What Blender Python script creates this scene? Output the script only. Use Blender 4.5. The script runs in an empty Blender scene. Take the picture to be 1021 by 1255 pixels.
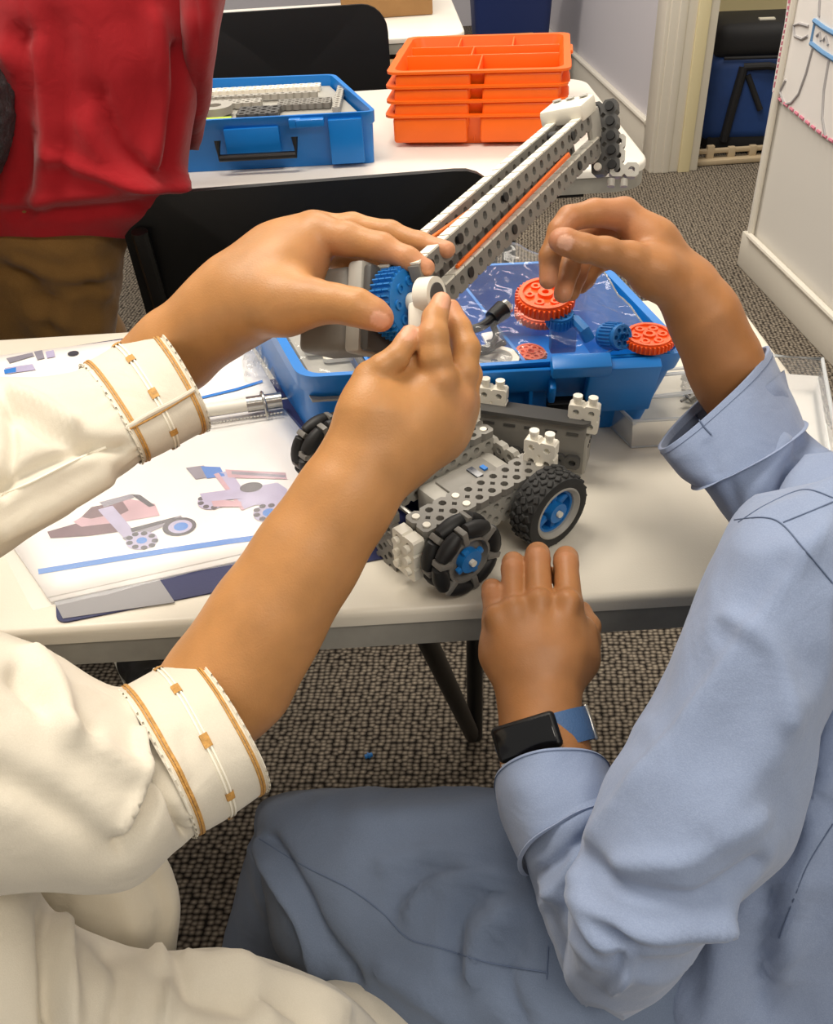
import bpy, bmesh, math, random
import numpy as np
from mathutils import Vector, Matrix, noise
from mathutils.bvhtree import BVHTree
random.seed(7); np.random.seed(7)
PI = math.pi
scene = bpy.context.scene
COL = scene.collection
# ------------------------------------------------------------------ camera
FPX = 1100.0; CX, CY = 510.5, 627.5          # focal length in pixels of the 1021x1255 frame
PITCH = math.radians(38); ROLL = math.radians(3.5)
TZ = 0.74                                     # table height
CAM = np.array([0., 0., 1.204])
FW = np.array([0, math.cos(PITCH), -math.sin(PITCH)])
_R0 = np.array([1., 0, 0]); _U0 = np.array([0, math.sin(PITCH), math.cos(PITCH)])
RT = math.cos(ROLL)*_R0 - math.sin(ROLL)*_U0
UP = math.sin(ROLL)*_R0 + math.cos(ROLL)*_U0
cam_d = bpy.data.cameras.new('camera'); cam_o = bpy.data.objects.new('camera', cam_d); COL.objects.link(cam_o)
cam_d.sensor_fit = 'VERTICAL'; cam_d.sensor_height = 36; cam_d.sensor_width = 36*1021/1255
cam_d.lens = FPX/1255*36; cam_d.clip_start = 0.01
cam_o.matrix_world = Matrix(((RT[0], UP[0], -FW[0], CAM[0]), (RT[1], UP[1], -FW[1], CAM[1]), (RT[2], UP[2], -FW[2], CAM[2]), (0, 0, 0, 1)))
scene.camera = cam_o
# ------------------------------------------------------------------ world, lamps, exposure
wd = bpy.data.worlds.new('world'); scene.world = wd; wd.use_nodes = True
wd.node_tree.nodes['Background'].inputs[0].default_value = (1.0, .965, .91, 1)
wd.node_tree.nodes['Background'].inputs[1].default_value = 0.42
def area(name, loc, sx, sy, power, col=(1, .915, .80), rot=(0, 0, 0)):
    l = bpy.data.lights.new(name, 'AREA'); l.shape = 'RECTANGLE'; l.size = sx; l.size_y = sy; l.energy = power; l.color = col
    o = bpy.data.objects.new(name, l); COL.objects.link(o); o.location = loc; o.rotation_euler = rot
    return o
area('ceiling_lamp', (-.55, 1.0, 2.65), 1.2, .6, 42)
area('ceiling_lamp.001', (.3, 2.9, 2.65), 1.2, .6, 40)
area('ceiling_lamp.002', (-1.5, 3.8, 2.65), 1.2, .6, 36)
area('ceiling_lamp.003', (.7, -.9, 2.65), 1.2, .6, 26)
area('ceiling_lamp.004', (2.1, 3.3, 2.5), .6, .6, 14)
scene.view_settings.view_transform = 'Standard'; scene.view_settings.look = 'None'
scene.view_settings.exposure = 0.05; scene.view_settings.gamma = 1.0; scene.view_settings.use_curve_mapping = False

# ------------------------------------------------------------------ pixel helpers (a pixel gives a direction, the depth comes from what it touches)
def W(x, y, d): return CAM + d*(FW + (x-CX)/FPX*RT - (y-CY)/FPX*UP)
def T(x, y, z=TZ):
    r = FW + (x-CX)/FPX*RT - (y-CY)/FPX*UP
    return CAM + r*((z-CAM[2])/r[2])
def PLN(x, y, p, n):
    r = FW + (x-CX)/FPX*RT - (y-CY)/FPX*UP
    return CAM + r*(np.dot(np.array(p)-CAM, n)/np.dot(r, n))
def PJ(P):
    q = np.asarray(P)-CAM; d = q@FW
    return CX+FPX*(q@RT)/d, CY-FPX*(q@UP)/d, d
def CV(x, y, z): return x*RT + y*UP - z*FW      # vector: right, up, towards the camera
def nrm(v): v = np.asarray(v, float); return v/np.linalg.norm(v)
def frame(x, zhint):
    """4x4 with local x along x and local z near zhint"""
    x = nrm(x); y = nrm(np.cross(zhint, x)); z = np.cross(x, y)
    return x, y, z
def MAT(o, x, y, z):
    return Matrix(((x[0], y[0], z[0], o[0]), (x[1], y[1], z[1], o[1]), (x[2], y[2], z[2], o[2]), (0, 0, 0, 1)))

# ------------------------------------------------------------------ materials
def lin(h):
    h = h.lstrip('#'); c = [int(h[i:i+2], 16)/255 for i in (0, 2, 4)]
    return tuple(((v/12.92) if v <= .04045 else ((v+.055)/1.055)**2.4) for v in c)+(1,)
MATS = {}
def mat(name, col, rough=.5, var=0, vscale=20, bump=0, bscale=200, metal=0, spec=.5, coat=0, sheen=0, trans=0, detail=3):
    m = bpy.data.materials.new(name); m.use_nodes = True; nt = m.node_tree; N = nt.nodes; L = nt.links
    b = N['Principled BSDF']; c = lin(col) if isinstance(col, str) else col
    b.inputs['Base Color'].default_value = c; b.inputs['Roughness'].default_value = rough
    b.inputs['Metallic'].default_value = metal; b.inputs['Specular IOR Level'].default_value = spec
    b.inputs['Coat Weight'].default_value = coat; b.inputs['Sheen Weight'].default_value = sheen
    if var or bump: tc = N.new('ShaderNodeTexCoord')
    if var:
        n = N.new('ShaderNodeTexNoise'); n.inputs['Scale'].default_value = vscale; n.inputs['Detail'].default_value = detail
        L.new(tc.outputs['Object'], n.inputs['Vector'])
        r = N.new('ShaderNodeValToRGB'); r.color_ramp.elements[0].position = .3; r.color_ramp.elements[1].position = .7
        r.color_ramp.elements[0].color = tuple(v*(1-var) for v in c[:3])+(1,); r.color_ramp.elements[1].color = tuple(min(1, v*(1+var)) for v in c[:3])+(1,)
        L.new(n.outputs['Fac'], r.inputs['Fac']); L.new(r.outputs['Color'], b.inputs['Base Color'])
    if bump:
        n2 = N.new('ShaderNodeTexNoise'); n2.inputs['Scale'].default_value = bscale; n2.inputs['Detail'].default_value = 4
        L.new(tc.outputs['Object'], n2.inputs['Vector'])
        bp = N.new('ShaderNodeBump'); bp.inputs['Strength'].default_value = bump; bp.inputs['Distance'].default_value = .002
        L.new(n2.outputs['Fac'], bp.inputs['Height']); L.new(bp.outputs['Normal'], b.inputs['Normal'])
    MATS[name] = m
    return m
def clear(name, col='#ffffff', haze=.05, rough=.08, gloss=1.0):
    """thin clear plastic: see-through, fresnel gloss, a little white haze"""
    m = bpy.data.materials.new(name); m.use_nodes = True; nt = m.node_tree; N = nt.nodes; L = nt.links
    N.remove(N['Principled BSDF'])
    t = N.new('ShaderNodeBsdfTransparent'); g = N.new('ShaderNodeBsdfGlossy'); g.inputs['Roughness'].default_value = rough
    d = N.new('ShaderNodeBsdfDiffuse'); d.inputs['Color'].default_value = lin(col)
    lw = N.new('ShaderNodeLayerWeight'); lw.inputs['Blend'].default_value = .36
    mu = N.new('ShaderNodeMath'); mu.operation = 'MULTIPLY'; mu.inputs[1].default_value = gloss; L.new(lw.outputs['Fresnel'], mu.inputs[0])
    m1 = N.new('ShaderNodeMixShader'); L.new(mu.outputs[0], m1.inputs['Fac']); L.new(t.outputs[0], m1.inputs[1]); L.new(g.outputs[0], m1.inputs[2])
    m2 = N.new('ShaderNodeMixShader'); m2.inputs['Fac'].default_value = haze; L.new(m1.outputs[0], m2.inputs[1]); L.new(d.outputs[0], m2.inputs[2])
    L.new(m2.outputs[0], N['Material Output'].inputs['Surface'])
    MATS[name] = m
    return m
M_skin = None
def skin(name, col, pink, nail):
    m = mat(name, col, rough=.46, var=.10, vscale=45, bump=.12, bscale=900, spec=.42); nt = m.node_tree; N = nt.nodes; L = nt.links
    b = N['Principled BSDF']; src = b.inputs['Base Color'].links[0].from_socket
    for attr, c in (('pink', pink), ('nail', nail)):
        a = N.new('ShaderNodeAttribute'); a.attribute_name = attr
        mx = N.new('ShaderNodeMix'); mx.data_type = 'RGBA'
        L.new(a.outputs['Fac'], mx.inputs[0]); L.new(src, mx.inputs[6]); mx.inputs[7].default_value = lin(c); src = mx.outputs[2]
    L.new(src, b.inputs['Base Color'])
    b.inputs['Subsurface Weight'].default_value = .12; b.inputs['Subsurface Radius'].default_value = (.012, .004, .002); b.inputs['Subsurface Scale'].default_value = .5
    return m
def weave(name, col, col2, scale, rough=.9, bump=.15, sheen=.2, fold=0):
    """fine woven cloth"""
    m = mat(name, col, rough=rough, var=.06, vscale=9, sheen=sheen, spec=.25); nt = m.node_tree; N = nt.nodes; L = nt.links; b = N['Principled BSDF']
    tc = N.new('ShaderNodeTexCoord'); n = N.new('ShaderNodeTexNoise'); n.inputs['Scale'].default_value = scale; n.inputs['Detail'].default_value = 2
    L.new(tc.outputs['Object'], n.inputs['Vector'])
    src = b.inputs['Base Color'].links[0].from_socket
    mx = N.new('ShaderNodeMix'); mx.data_type = 'RGBA'; mx.inputs[7].default_value = lin(col2)
    mr = N.new('ShaderNodeMapRange'); mr.inputs['From Min'].default_value = .4; mr.inputs['From Max'].default_value = .75; mr.inputs['To Max'].default_value = .45
    L.new(n.outputs['Fac'], mr.inputs['Value']); L.new(mr.outputs['Result'], mx.inputs[0]); L.new(src, mx.inputs[6]); L.new(mx.outputs[2], b.inputs['Base Color'])
    bp = N.new('ShaderNodeBump'); bp.inputs['Strength'].default_value = bump; bp.inputs['Distance'].default_value = .001
    L.new(n.outputs['Fac'], bp.inputs['Height'])
    n3 = N.new('ShaderNodeTexNoise'); n3.inputs['Scale'].default_value = 26; n3.inputs['Detail'].default_value = 3; n3.inputs['Distortion'].default_value = .6
    L.new(tc.outputs['Object'], n3.inputs['Vector'])
    bp2 = N.new('ShaderNodeBump'); bp2.inputs['Strength'].default_value = .35; bp2.inputs['Distance'].default_value = .006
    L.new(n3.outputs['Fac'], bp2.inputs['Height']); L.new(bp.outputs['Normal'], bp2.inputs['Normal']); L.new(bp2.outputs['Normal'], b.inputs['Normal'])
    return m

M_skin_a = skin('skin_warm', '#b98450', '#cf8f70', '#d9a081')
M_skin_b = skin('skin_brown', '#ac7648', '#c58668', '#d3a084')
M_white_cloth = weave('white_robe_cloth', '#d6cebd', '#dfd8c8', 1500)
M_gold = mat('gold_thread', '#c08f48', .6, var=.2, vscale=300, bump=.4, bscale=900)
M_stitch = mat('white_stitch', '#f2ecdc', .8)
M_shirt = weave('blue_shirt_cloth', '#8492ae', '#98a6c0', 1300)
M_pants = weave('slate_trouser_cloth', '#68758b', '#75829a', 1300, sheen=.1)
M_seam = mat('blue_seam_thread', '#5b6983', .9)
M_red = weave('red_cotton', '#960d17', '#a11820', 1100)
M_khaki = weave('khaki_cotton', '#7d5a2c', '#90703f', 900)
M_hair = mat('dark_hair', '#2b2a2c', .6, var=.5, vscale=160, bump=.8, bscale=400)
M_tabletop = mat('ivory_table_plastic', '#dfd8c8', .32, var=.03, vscale=6, bump=.06, bscale=700)
M_table2 = mat('white_table_plastic', '#e9e4da', .3, var=.03, vscale=5, bump=.05, bscale=600)
M_edge = mat('shaded_table_edge', '#98958c', .5, var=.12, vscale=30, bump=.2, bscale=60)  # plastic like the top; shade on the edge is put into the colour
M_blkmetal = mat('black_metal', '#141312', .45)
M_blackplastic = mat('black_chair_plastic', '#0d0d0d', .42, bump=.12, bscale=900, spec=.35)
M_blue = mat('blue_bin_plastic', '#0e78cc', .38, bump=.05, bscale=800, var=.04, vscale=15)
M_blue2 = mat('blue_gear_plastic', '#1e74bc', .4)
M_orange = mat('orange_plastic', '#f4690e', .4, var=.05, vscale=12)
M_orange2 = mat('orange_gear_plastic', '#f25d1a', .45)
M_vgrey = mat('grey_beam_plastic', '#7e7b74', .5, var=.06, vscale=60)
M_vlight = mat('light_grey_plastic', '#a6a39a', .5, var=.04, vscale=50)
M_vwhite = mat('white_beam_plastic', '#e8e3d4', .45)
M_vdark = mat('dark_grey_plastic', '#4a4947', .5)
M_black = mat('black_rubber', '#151515', .55)
M_tire = mat('tyre_rubber', '#2a2a29', .7, var=.15, vscale=90)
M_omni = mat('omni_frame_plastic', '#76736d', .5)
M_clear = clear('clear_plastic')
M_frost = clear('frosted_plastic', '#f0f5f8', haze=.13, rough=.2)
M_bag = clear('plastic_bag_film', haze=.06, rough=.10, gloss=.36)
M_paper = mat('white_paper', '#efebe6', .55, var=.02, vscale=10)
M_sleeve = clear('page_sleeve_film', haze=.0, rough=.34, gloss=.22)
M_navy = mat('navy_vinyl', '#1d2350', .45, bump=.1, bscale=600)
M_greyv = mat('grey_vinyl', '#8b8a8c', .5)
M_steel = mat('ring_steel', '#b5b3ad', .25, metal=.9)
M_band = mat('orange_rubber_band', '#f0701a', .5)
M_ink_pink = mat('print_pinkish_grey', '#c09aa4', .6, var=.12, vscale=60)
M_ink_dark = mat('print_dark_grey', '#3c3b44', .6, var=.2, vscale=90)
M_ink_grey = mat('print_grey', '#85828e', .6, var=.12, vscale=70)
M_ink_blue = mat('print_blue', '#2f78c8', .6)
M_ink_lav = mat('print_lavender', '#aca6c4', .6, var=.1, vscale=60)
M_ink_maroon = mat('print_maroon', '#66434c', .6, var=.15, vscale=60)
M_wall = mat('lavender_white_paint', '#cfccd2', .7, bump=.08, bscale=300)
M_trim = mat('white_gloss_paint', '#e6e0d2', .4)
M_cream = mat('cream_paint', '#efe3b8', .7)
M_wallw = mat('white_wall_paint', '#dedad2', .55, bump=.06, bscale=200)
M_card = mat('brown_cardboard', '#9a7448', .85, var=.08, vscale=20)
M_binblue = mat('navy_bin_plastic', '#16295c', .45)
M_bagblue = mat('blue_nylon', '#1b3f7c', .6, bump=.5, bscale=18, var=.15, vscale=9)
M_bagblack = mat('black_nylon', '#141418', .7, bump=.3, bscale=60)
M_beige = mat('beige_plastic', '#b3a184', .6)
M_pinkink = mat('red_crayon', '#c9788a', .8)
M_blueink = mat('blue_crayon', '#6b95bf', .8)
M_greyink = mat('grey_crayon', '#a9a6a6', .8)
M_screen = mat('watch_glass', '#0a0a0c', .12)
M_strap = mat('blue_watch_strap', '#4a6a94', .5, bump=.3, bscale=700)
M_lcd = mat('display_glass', '#2f3440', .2)
M_shoe = mat('black_shoe_leather', '#1a1917', .5)
def carpet():
    m = bpy.data.materials.new('loop_carpet'); m.use_nodes = True; nt = m.node_tree; N = nt.nodes; L = nt.links; b = N['Principled BSDF']
    b.inputs['Roughness'].default_value = .95; b.inputs['Specular IOR Level'].default_value = .1
    tc = N.new('ShaderNodeTexCoord'); mp = N.new('ShaderNodeMapping'); mp.inputs['Scale'].default_value = (95, 130, 1); mp.inputs['Rotation'].default_value = (0, 0, .10)
    L.new(tc.outputs['Object'], mp.inputs['Vector'])
    v = N.new('ShaderNodeTexVoronoi'); v.voronoi_dimensions = '2D'; v.inputs['Scale'].default_value = 1; v.inputs['Randomness'].default_value = .42
    L.new(mp.outputs[0], v.inputs['Vector'])
    r = N.new('ShaderNodeValToRGB'); e = r.color_ramp.elements
    e[0].position = .08; e[0].color = lin('#a39a8c'); e[1].position = .62; e[1].color = lin('#2c2825')
    x = e.new(.36); x.color = lin('#736b61')
    L.new(v.outputs['Distance'], r.inputs['Fac'])
    n = N.new('ShaderNodeTexNoise'); n.inputs['Scale'].default_value = 60; n.inputs['Detail'].default_value = 3; L.new(tc.outputs['Object'], n.inputs['Vector'])
    mx = N.new('ShaderNodeMix'); mx.data_type = 'RGBA'; mx.blend_type = 'MULTIPLY'; mx.inputs[0].default_value = .55
    r2 = N.new('ShaderNodeValToRGB'); r2.color_ramp.elements[0].position = .35; r2.color_ramp.elements[0].color = (.55, .52, .5, 1); r2.color_ramp.elements[1].position = .65; r2.color_ramp.elements[1].color = (1.25, 1.2, 1.12, 1)
    L.new(n.outputs['Fac'], r2.inputs['Fac']); L.new(r.outputs['Color'], mx.inputs[6]); L.new(r2.outputs['Color'], mx.inputs[7]); L.new(mx.outputs[2], b.inputs['Base Color'])
    bp = N.new('ShaderNodeBump'); bp.inputs['Strength'].default_value = .9; bp.inputs['Distance'].default_value = .004; bp.invert = True
    L.new(v.outputs['Distance'], bp.inputs['Height']); L.new(bp.outputs['Normal'], b.inputs['Normal'])
    return m
M_carpet = carpet()

# ------------------------------------------------------------------ object helpers
ORG = {}
def tag(o, label=None, cat=None, group=None, kind=None):
    if label: o['label'] = label
    if cat: o['category'] = cat
    if group: o['group'] = group
    if kind: o['kind'] = kind
    return o
def thing(name, loc, label, cat, group=None, kind=None):
    o = bpy.data.objects.new(name, None); COL.objects.link(o); o.location = [float(v) for v in loc]
    o.empty_display_size = .02
    ORG[o.name] = np.array([float(v) for v in loc])
    return tag(o, label, cat, group, kind)
def copy_tree(o, parent=None):
    c = o.copy(); COL.objects.link(c); c.parent = parent
    for ch in [x for x in bpy.data.objects if x.parent == o]: copy_tree(ch, c)
    return c
class MB:
    def __init__(s): s.v = []; s.f = []; s.m = None
    def raw(s, vs, fs, M=None):
        M = M if M is not None else s.m
        o = len(s.v)
        if M is not None: vs = [tuple(M @ Vector([float(a) for a in v])) for v in vs]
        s.v += [tuple(float(a) for a in v) for v in vs]; s.f += [tuple(i+o for i in f) for f in fs]; return s
    def bm(s, bm, M=None):
        bm.verts.index_update(); s.raw([tuple(v.co) for v in bm.verts], [[v.index for v in f.verts] for f in bm.faces], M); bm.free(); return s
    def box(s, c, d, bev=0, seg=2, M=None, taper=1):
        bm = bmesh.new(); bmesh.ops.create_cube(bm, size=1)
        for v in bm.verts:
            k = taper if v.co.z < 0 else 1
            v.co = Vector((v.co.x*d[0]*k, v.co.y*d[1]*k, v.co.z*d[2]))
        if bev: bmesh.ops.bevel(bm, geom=list(bm.edges), offset=bev, segments=seg, profile=.5, affect='EDGES')
        for v in bm.verts: v.co += Vector([float(a) for a in c])
        return s.bm(bm, M)
    def cyl(s, p0, p1, r0, r1=None, n=16, M=None):
        r1 = r0 if r1 is None else r1; p0 = np.array(p0, float); p1 = np.array(p1, float); a = nrm(p1-p0)
        h = np.array([0, 0, 1.]) if abs(a[2]) < .9 else np.array([1., 0, 0]); u = nrm(np.cross(a, h)); w = np.cross(a, u)
        vs = []; fs = []
        for p, r in ((p0, r0), (p1, r1)):
            for i in range(n): t = 2*PI*i/n; vs.append(p+r*(math.cos(t)*u+math.sin(t)*w))
        for i in range(n): j = (i+1) % n; fs.append((i, j, n+j, n+i))
        fs.append(tuple(reversed(range(n)))); fs.append(tuple(range(n, 2*n)))
        return s.raw(vs, fs, M)
    def tube(s, pts, r, n=10, M=None, closed=False):
        P = [np.array(p, float) for p in pts]; m = len(P); rs = r if hasattr(r, '__len__') else [r]*m
        vs = []; fs = []; u = None
        for i in range(m):
            a = nrm(P[(i+1) % m if closed else min(i+1, m-1)]-P[(i-1) % m if closed else max(i-1, 0)])
            if u is None:
                h = np.array([0, 0, 1.]) if abs(a[2]) < .9 else np.array([1., 0, 0]); u = nrm(np.cross(a, h))
            else: u = nrm(u-a*np.dot(u, a))
            w = np.cross(a, u)
            for k in range(n): t = 2*PI*k/n; vs.append(P[i]+rs[i]*(math.cos(t)*u+math.sin(t)*w))
        for i in range(m if closed else m-1):
            q = (i+1) % m
            for k in range(n): j = (k+1) % n; fs.append((i*n+k, i*n+j, q*n+j, q*n+k))
        if not closed: fs.append(tuple(reversed(range(n)))); fs.append(tuple(range((m-1)*n, m*n)))
        return s.raw(vs, fs, M)
    def lathe(s, prof, n=32, M=None, close=False):
        """profile of (r, z) about local z"""
        vs = []; fs = []; m = len(prof)
        for r, z in prof:
            for i in range(n): t = 2*PI*i/n; vs.append((r*math.cos(t), r*math.sin(t), z))
        for k in range(m if close else m-1):
            q = (k+1) % m
            for i in range(n): j = (i+1) % n; fs.append((k*n+i, k*n+j, q*n+j, q*n+i))
        if not close: fs.append(tuple(reversed(range(n)))); fs.append(tuple(range((m-1)*n, m*n)))
        return s.raw(vs, fs, M)
    def prism(s, poly, z0, z1, M=None):
        n = len(poly); vs = [(p[0], p[1], z0) for p in poly]+[(p[0], p[1], z1) for p in poly]
        fs = [tuple(reversed(range(n))), tuple(range(n, 2*n))]+[(i, (i+1) % n, n+(i+1) % n, n+i) for i in range(n)]
        return s.raw(vs, fs, M)
    def slab(s, pts, nvec, th):
        """polygon of world points given thickness th along nvec"""
        nvec = nrm(nvec)*th; n = len(pts); vs = [np.array(p) for p in pts]+[np.array(p)+nvec for p in pts]
        fs = [tuple(reversed(range(n))), tuple(range(n, 2*n))]+[(i, (i+1) % n, n+(i+1) % n, n+i) for i in range(n)]
        return s.raw(vs, fs)
    def build(s, name, m, parent=None, smooth=None, loc=None, attrs=None):
        me = bpy.data.meshes.new(name)
        o0 = ORG[parent.name] if parent is not None else (np.array(loc, float) if loc is not None else np.zeros(3))
        V = np.array(s.v)-o0
        me.from_pydata(V.tolist(), [], s.f)
        me.materials.append(m)
        b = bmesh.new(); b.from_mesh(me); bmesh.ops.recalc_face_normals(b, faces=b.faces); b.to_mesh(me); b.free()
        if smooth is None: smooth = 35
        if smooth:
            me.shade_smooth()
            if smooth < 180: me.set_sharp_from_angle(angle=math.radians(smooth))
        for k, a in (attrs or {}).items():
            at = me.attributes.new(k, 'FLOAT', 'POINT'); at.data.foreach_set('value', np.asarray(a, np.float32))
        o = bpy.data.objects.new(name, me); COL.objects.link(o)
        if parent is not None: o.parent = parent; ORG[o.name] = o0
        else: o.location = [float(x) for x in o0]; ORG[o.name] = o0
        return o
def rrect(x0, y0, x1, y1, r, n=6):
    p = []
    for cx, cy, a in ((x1-r, y1-r, 0), (x0+r, y1-r, 90), (x0+r, y0+r, 180), (x1-r, y0+r, 270)):
        for i in range(n+1): t = math.radians(a+90*i/n); p.append((cx+r*math.cos(t), cy+r*math.sin(t)))
    return p
def circ(cx, cy, r, n=20): return [(cx+r*math.cos(2*PI*i/n), cy+r*math.sin(2*PI*i/n)) for i in range(n)]

# ------------------------------------------------------------------ lofts (cloth tubes)
def catmull(K, n):
    K = np.asarray(K, float); m = len(K); out = []
    for i in range(m-1):
        p0, p1, p2, p3 = K[max(i-1, 0)], K[i], K[i+1], K[min(i+2, m-1)]
        for t in np.linspace(0, 1, n, endpoint=False):
            out.append(.5*((2*p1)+(-p0+p2)*t+(2*p0-5*p1+4*p2-p3)*t*t+(-p0+3*p1-3*p2+p3)*t**3))
    out.append(K[-1]); return np.array(out)
class Loft:
    """rings: (edge_a px,py,d), (edge_b px,py,d), (dx,dy,dd) bulge towards the viewer; e = superellipse exponent"""
    def __init__(s, rings, sub=10, nseg=56, e=2.0):
        K = []
        for a, b, n in rings:
            A = W(*a); B = W(*b); C = (A+B)/2; px, py, d = PJ(C)
            nb = W(px+n[0], py+n[1], d-n[2])-C
            K.append(np.concatenate([C, (A-B)/2, nb]))
        s.K = catmull(K, sub); s.n = nseg; s.e = e; s.sub = sub
        s.V = np.array([[s.pt(i, 2*PI*j/nseg) for j in range(nseg)] for i in range(len(s.K))])
    def pt(s, i, t):
        k = s.K[i]; c, q = math.cos(t), math.sin(t); h = 2/s.e
        return k[:3]+k[3:6]*math.copysign(abs(c)**h, c)+k[6:]*math.copysign(abs(q)**h, q)
    def normals(s):
        du = np.gradient(s.V, axis=0); dt = np.roll(s.V, -1, 1)-np.roll(s.V, 1, 1)
        n = np.cross(du, dt); n /= np.linalg.norm(n, axis=2, keepdims=True)+1e-12
        c = s.V.mean(1, keepdims=True); sg = np.sign(((s.V-c)*n).sum(2)); 
        return n*np.where(sg.mean() < 0, -1, 1)
    def fold(s, lines, noise_amp=0, nscale=12, seed=0, ridge=0, pucker=None):
        n = s.normals(); V = s.V; q = V-CAM; d = q@FW; px = CX+FPX*(q@RT)/d; py = CY-FPX*(q@UP)/d
        face = np.clip(((-q)*n).sum(2)/np.linalg.norm(q, axis=2)*4, 0, 1)
        amp = np.zeros(px.shape)
        for poly, wd_, a in lines:
            if len(poly) > 2: poly = catmull([list(p) for p in poly], 5)
            best = np.full(px.shape, 1e9)
            for (x0, y0), (x1, y1) in zip(poly[:-1], poly[1:]):
                L2 = (x1-x0)**2+(y1-y0)**2; t = np.clip(((px-x0)*(x1-x0)+(py-y0)*(y1-y0))/L2, 0, 1)
                best = np.minimum(best, np.hypot(px-x0-t*(x1-x0), py-y0-t*(y1-y0)))
            amp += a*np.exp(-(best/wd_)**2)*face
        if noise_amp:
            for i in range(V.shape[0]):
                for j in range(V.shape[1]):
                    v = Vector(V[i, j])*nscale+Vector((seed*7.3, 0, 0))
                    amp[i, j] += noise_amp*noise.fractal(v, 1, 2, 3)
                    if ridge: amp[i, j] += ridge*(.35-abs(noise.noise(v*.9+Vector((0, seed, 5)))+.4*noise.noise(v*2.1)))*1.6
        if pucker:
            rows, kk, pa = pucker
            for i in range(V.shape[0]):
                for j in range(V.shape[1]): amp[i, j] += pa*math.sin(kk*2*PI*j/V.shape[1]+3*math.sin(j*.37+seed))*math.exp(-((i-2)/rows)**2 if i > 2 else -((i-2)/2.)**2)
        s.V = V+n*amp[:, :, None]; return s
    def mesh(s, mb, cap0=False, cap1=False, thick=0):
        m, n = s.V.shape[:2]; vs = s.V.reshape(-1, 3); fs = []
        for i in range(m-1):
            for j in range(n): k = (j+1) % n; fs.append((i*n+j, i*n+k, (i+1)*n+k, (i+1)*n+j))
        vs = list(vs)
        if thick:      # open cuff: inner wall and rim at ring 0
            nn = s.normals(); o = len(vs); rows = min(m, 6)
            for i in range(rows):
                for j in range(n): vs.append(s.V[i, j]-nn[i, j]*thick)
            for i in range(rows-1):
                for j in range(n): k = (j+1) % n; fs.append((o+i*n+j, o+(i+1)*n+j, o+(i+1)*n+k, o+i*n+k))
            for j in range(n): k = (j+1) % n; fs.append((j, o+j, o+k, k))
        for flag, row in ((cap0, 0), (cap1, m-1)):
            if flag:
                c = len(vs); vs.append(s.V[row].mean(0))
                for j in range(n): fs.append((c, row*n+j, row*n+(j+1) % n))
        mb.raw(vs, fs); return mb
    def band(s, mb, i0, i1, off, t0=0, t1=1):
        """raised strip over rings i0..i1 (may be fractional)"""
        nn = s.normals(); n = s.V.shape[1]; m = s.V.shape[0]
        def row(x): 
            a = int(min(max(math.floor(x), 0), m-2)); f = x-a
            return (s.V[a]*(1-f)+s.V[a+1]*f), (nn[a]*(1-f)+nn[a+1]*f)
        j0, j1 = int(t0*n), int(t1*n); js = [j % n for j in range(j0, j1+1)]; vs = []; fs = []
        for x, o in ((i0, 0), (i0, off), ((i0+i1)/2, off*1.3), (i1, off), (i1, 0)):
            P, Q = row(x)
            for j in js: vs.append(P[j]+Q[j]*o)
        c = len(js)
        for r in range(4):
            for k in range(c-1): fs.append((r*c+k, r*c+k+1, (r+1)*c+k+1, (r+1)*c+k))
        mb.raw(vs, fs); return mb
def bvh_of(*mbs):
    vs = []; fs = []
    for m in mbs:
        o = len(vs); vs += m.v; fs += [tuple(i+o for i in f) for f in m.f]
    return BVHTree.FromPolygons([Vector(v) for v in vs], fs)
def on_surface(bvh, px, step=4, off=.0004):
    out = []
    if len(px) > 2: px = [tuple(p) for p in catmull([list(p) for p in px], 8)]
    for (x0, y0), (x1, y1) in zip(px[:-1], px[1:]):
        k = max(1, int(math.hypot(x1-x0, y1-y0)/step))
        for i in range(k+(1 if (x1, y1) == tuple(px[-1]) else 0)):
            x = x0+(x1-x0)*i/k; y = y0+(y1-y0)*i/k; r = nrm(W(x, y, 1)-CAM)
            h = bvh.ray_cast(Vector(CAM), Vector(r))
            if h[0] is not None: out.append(np.array(h[0])-r*off)
    return out

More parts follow.
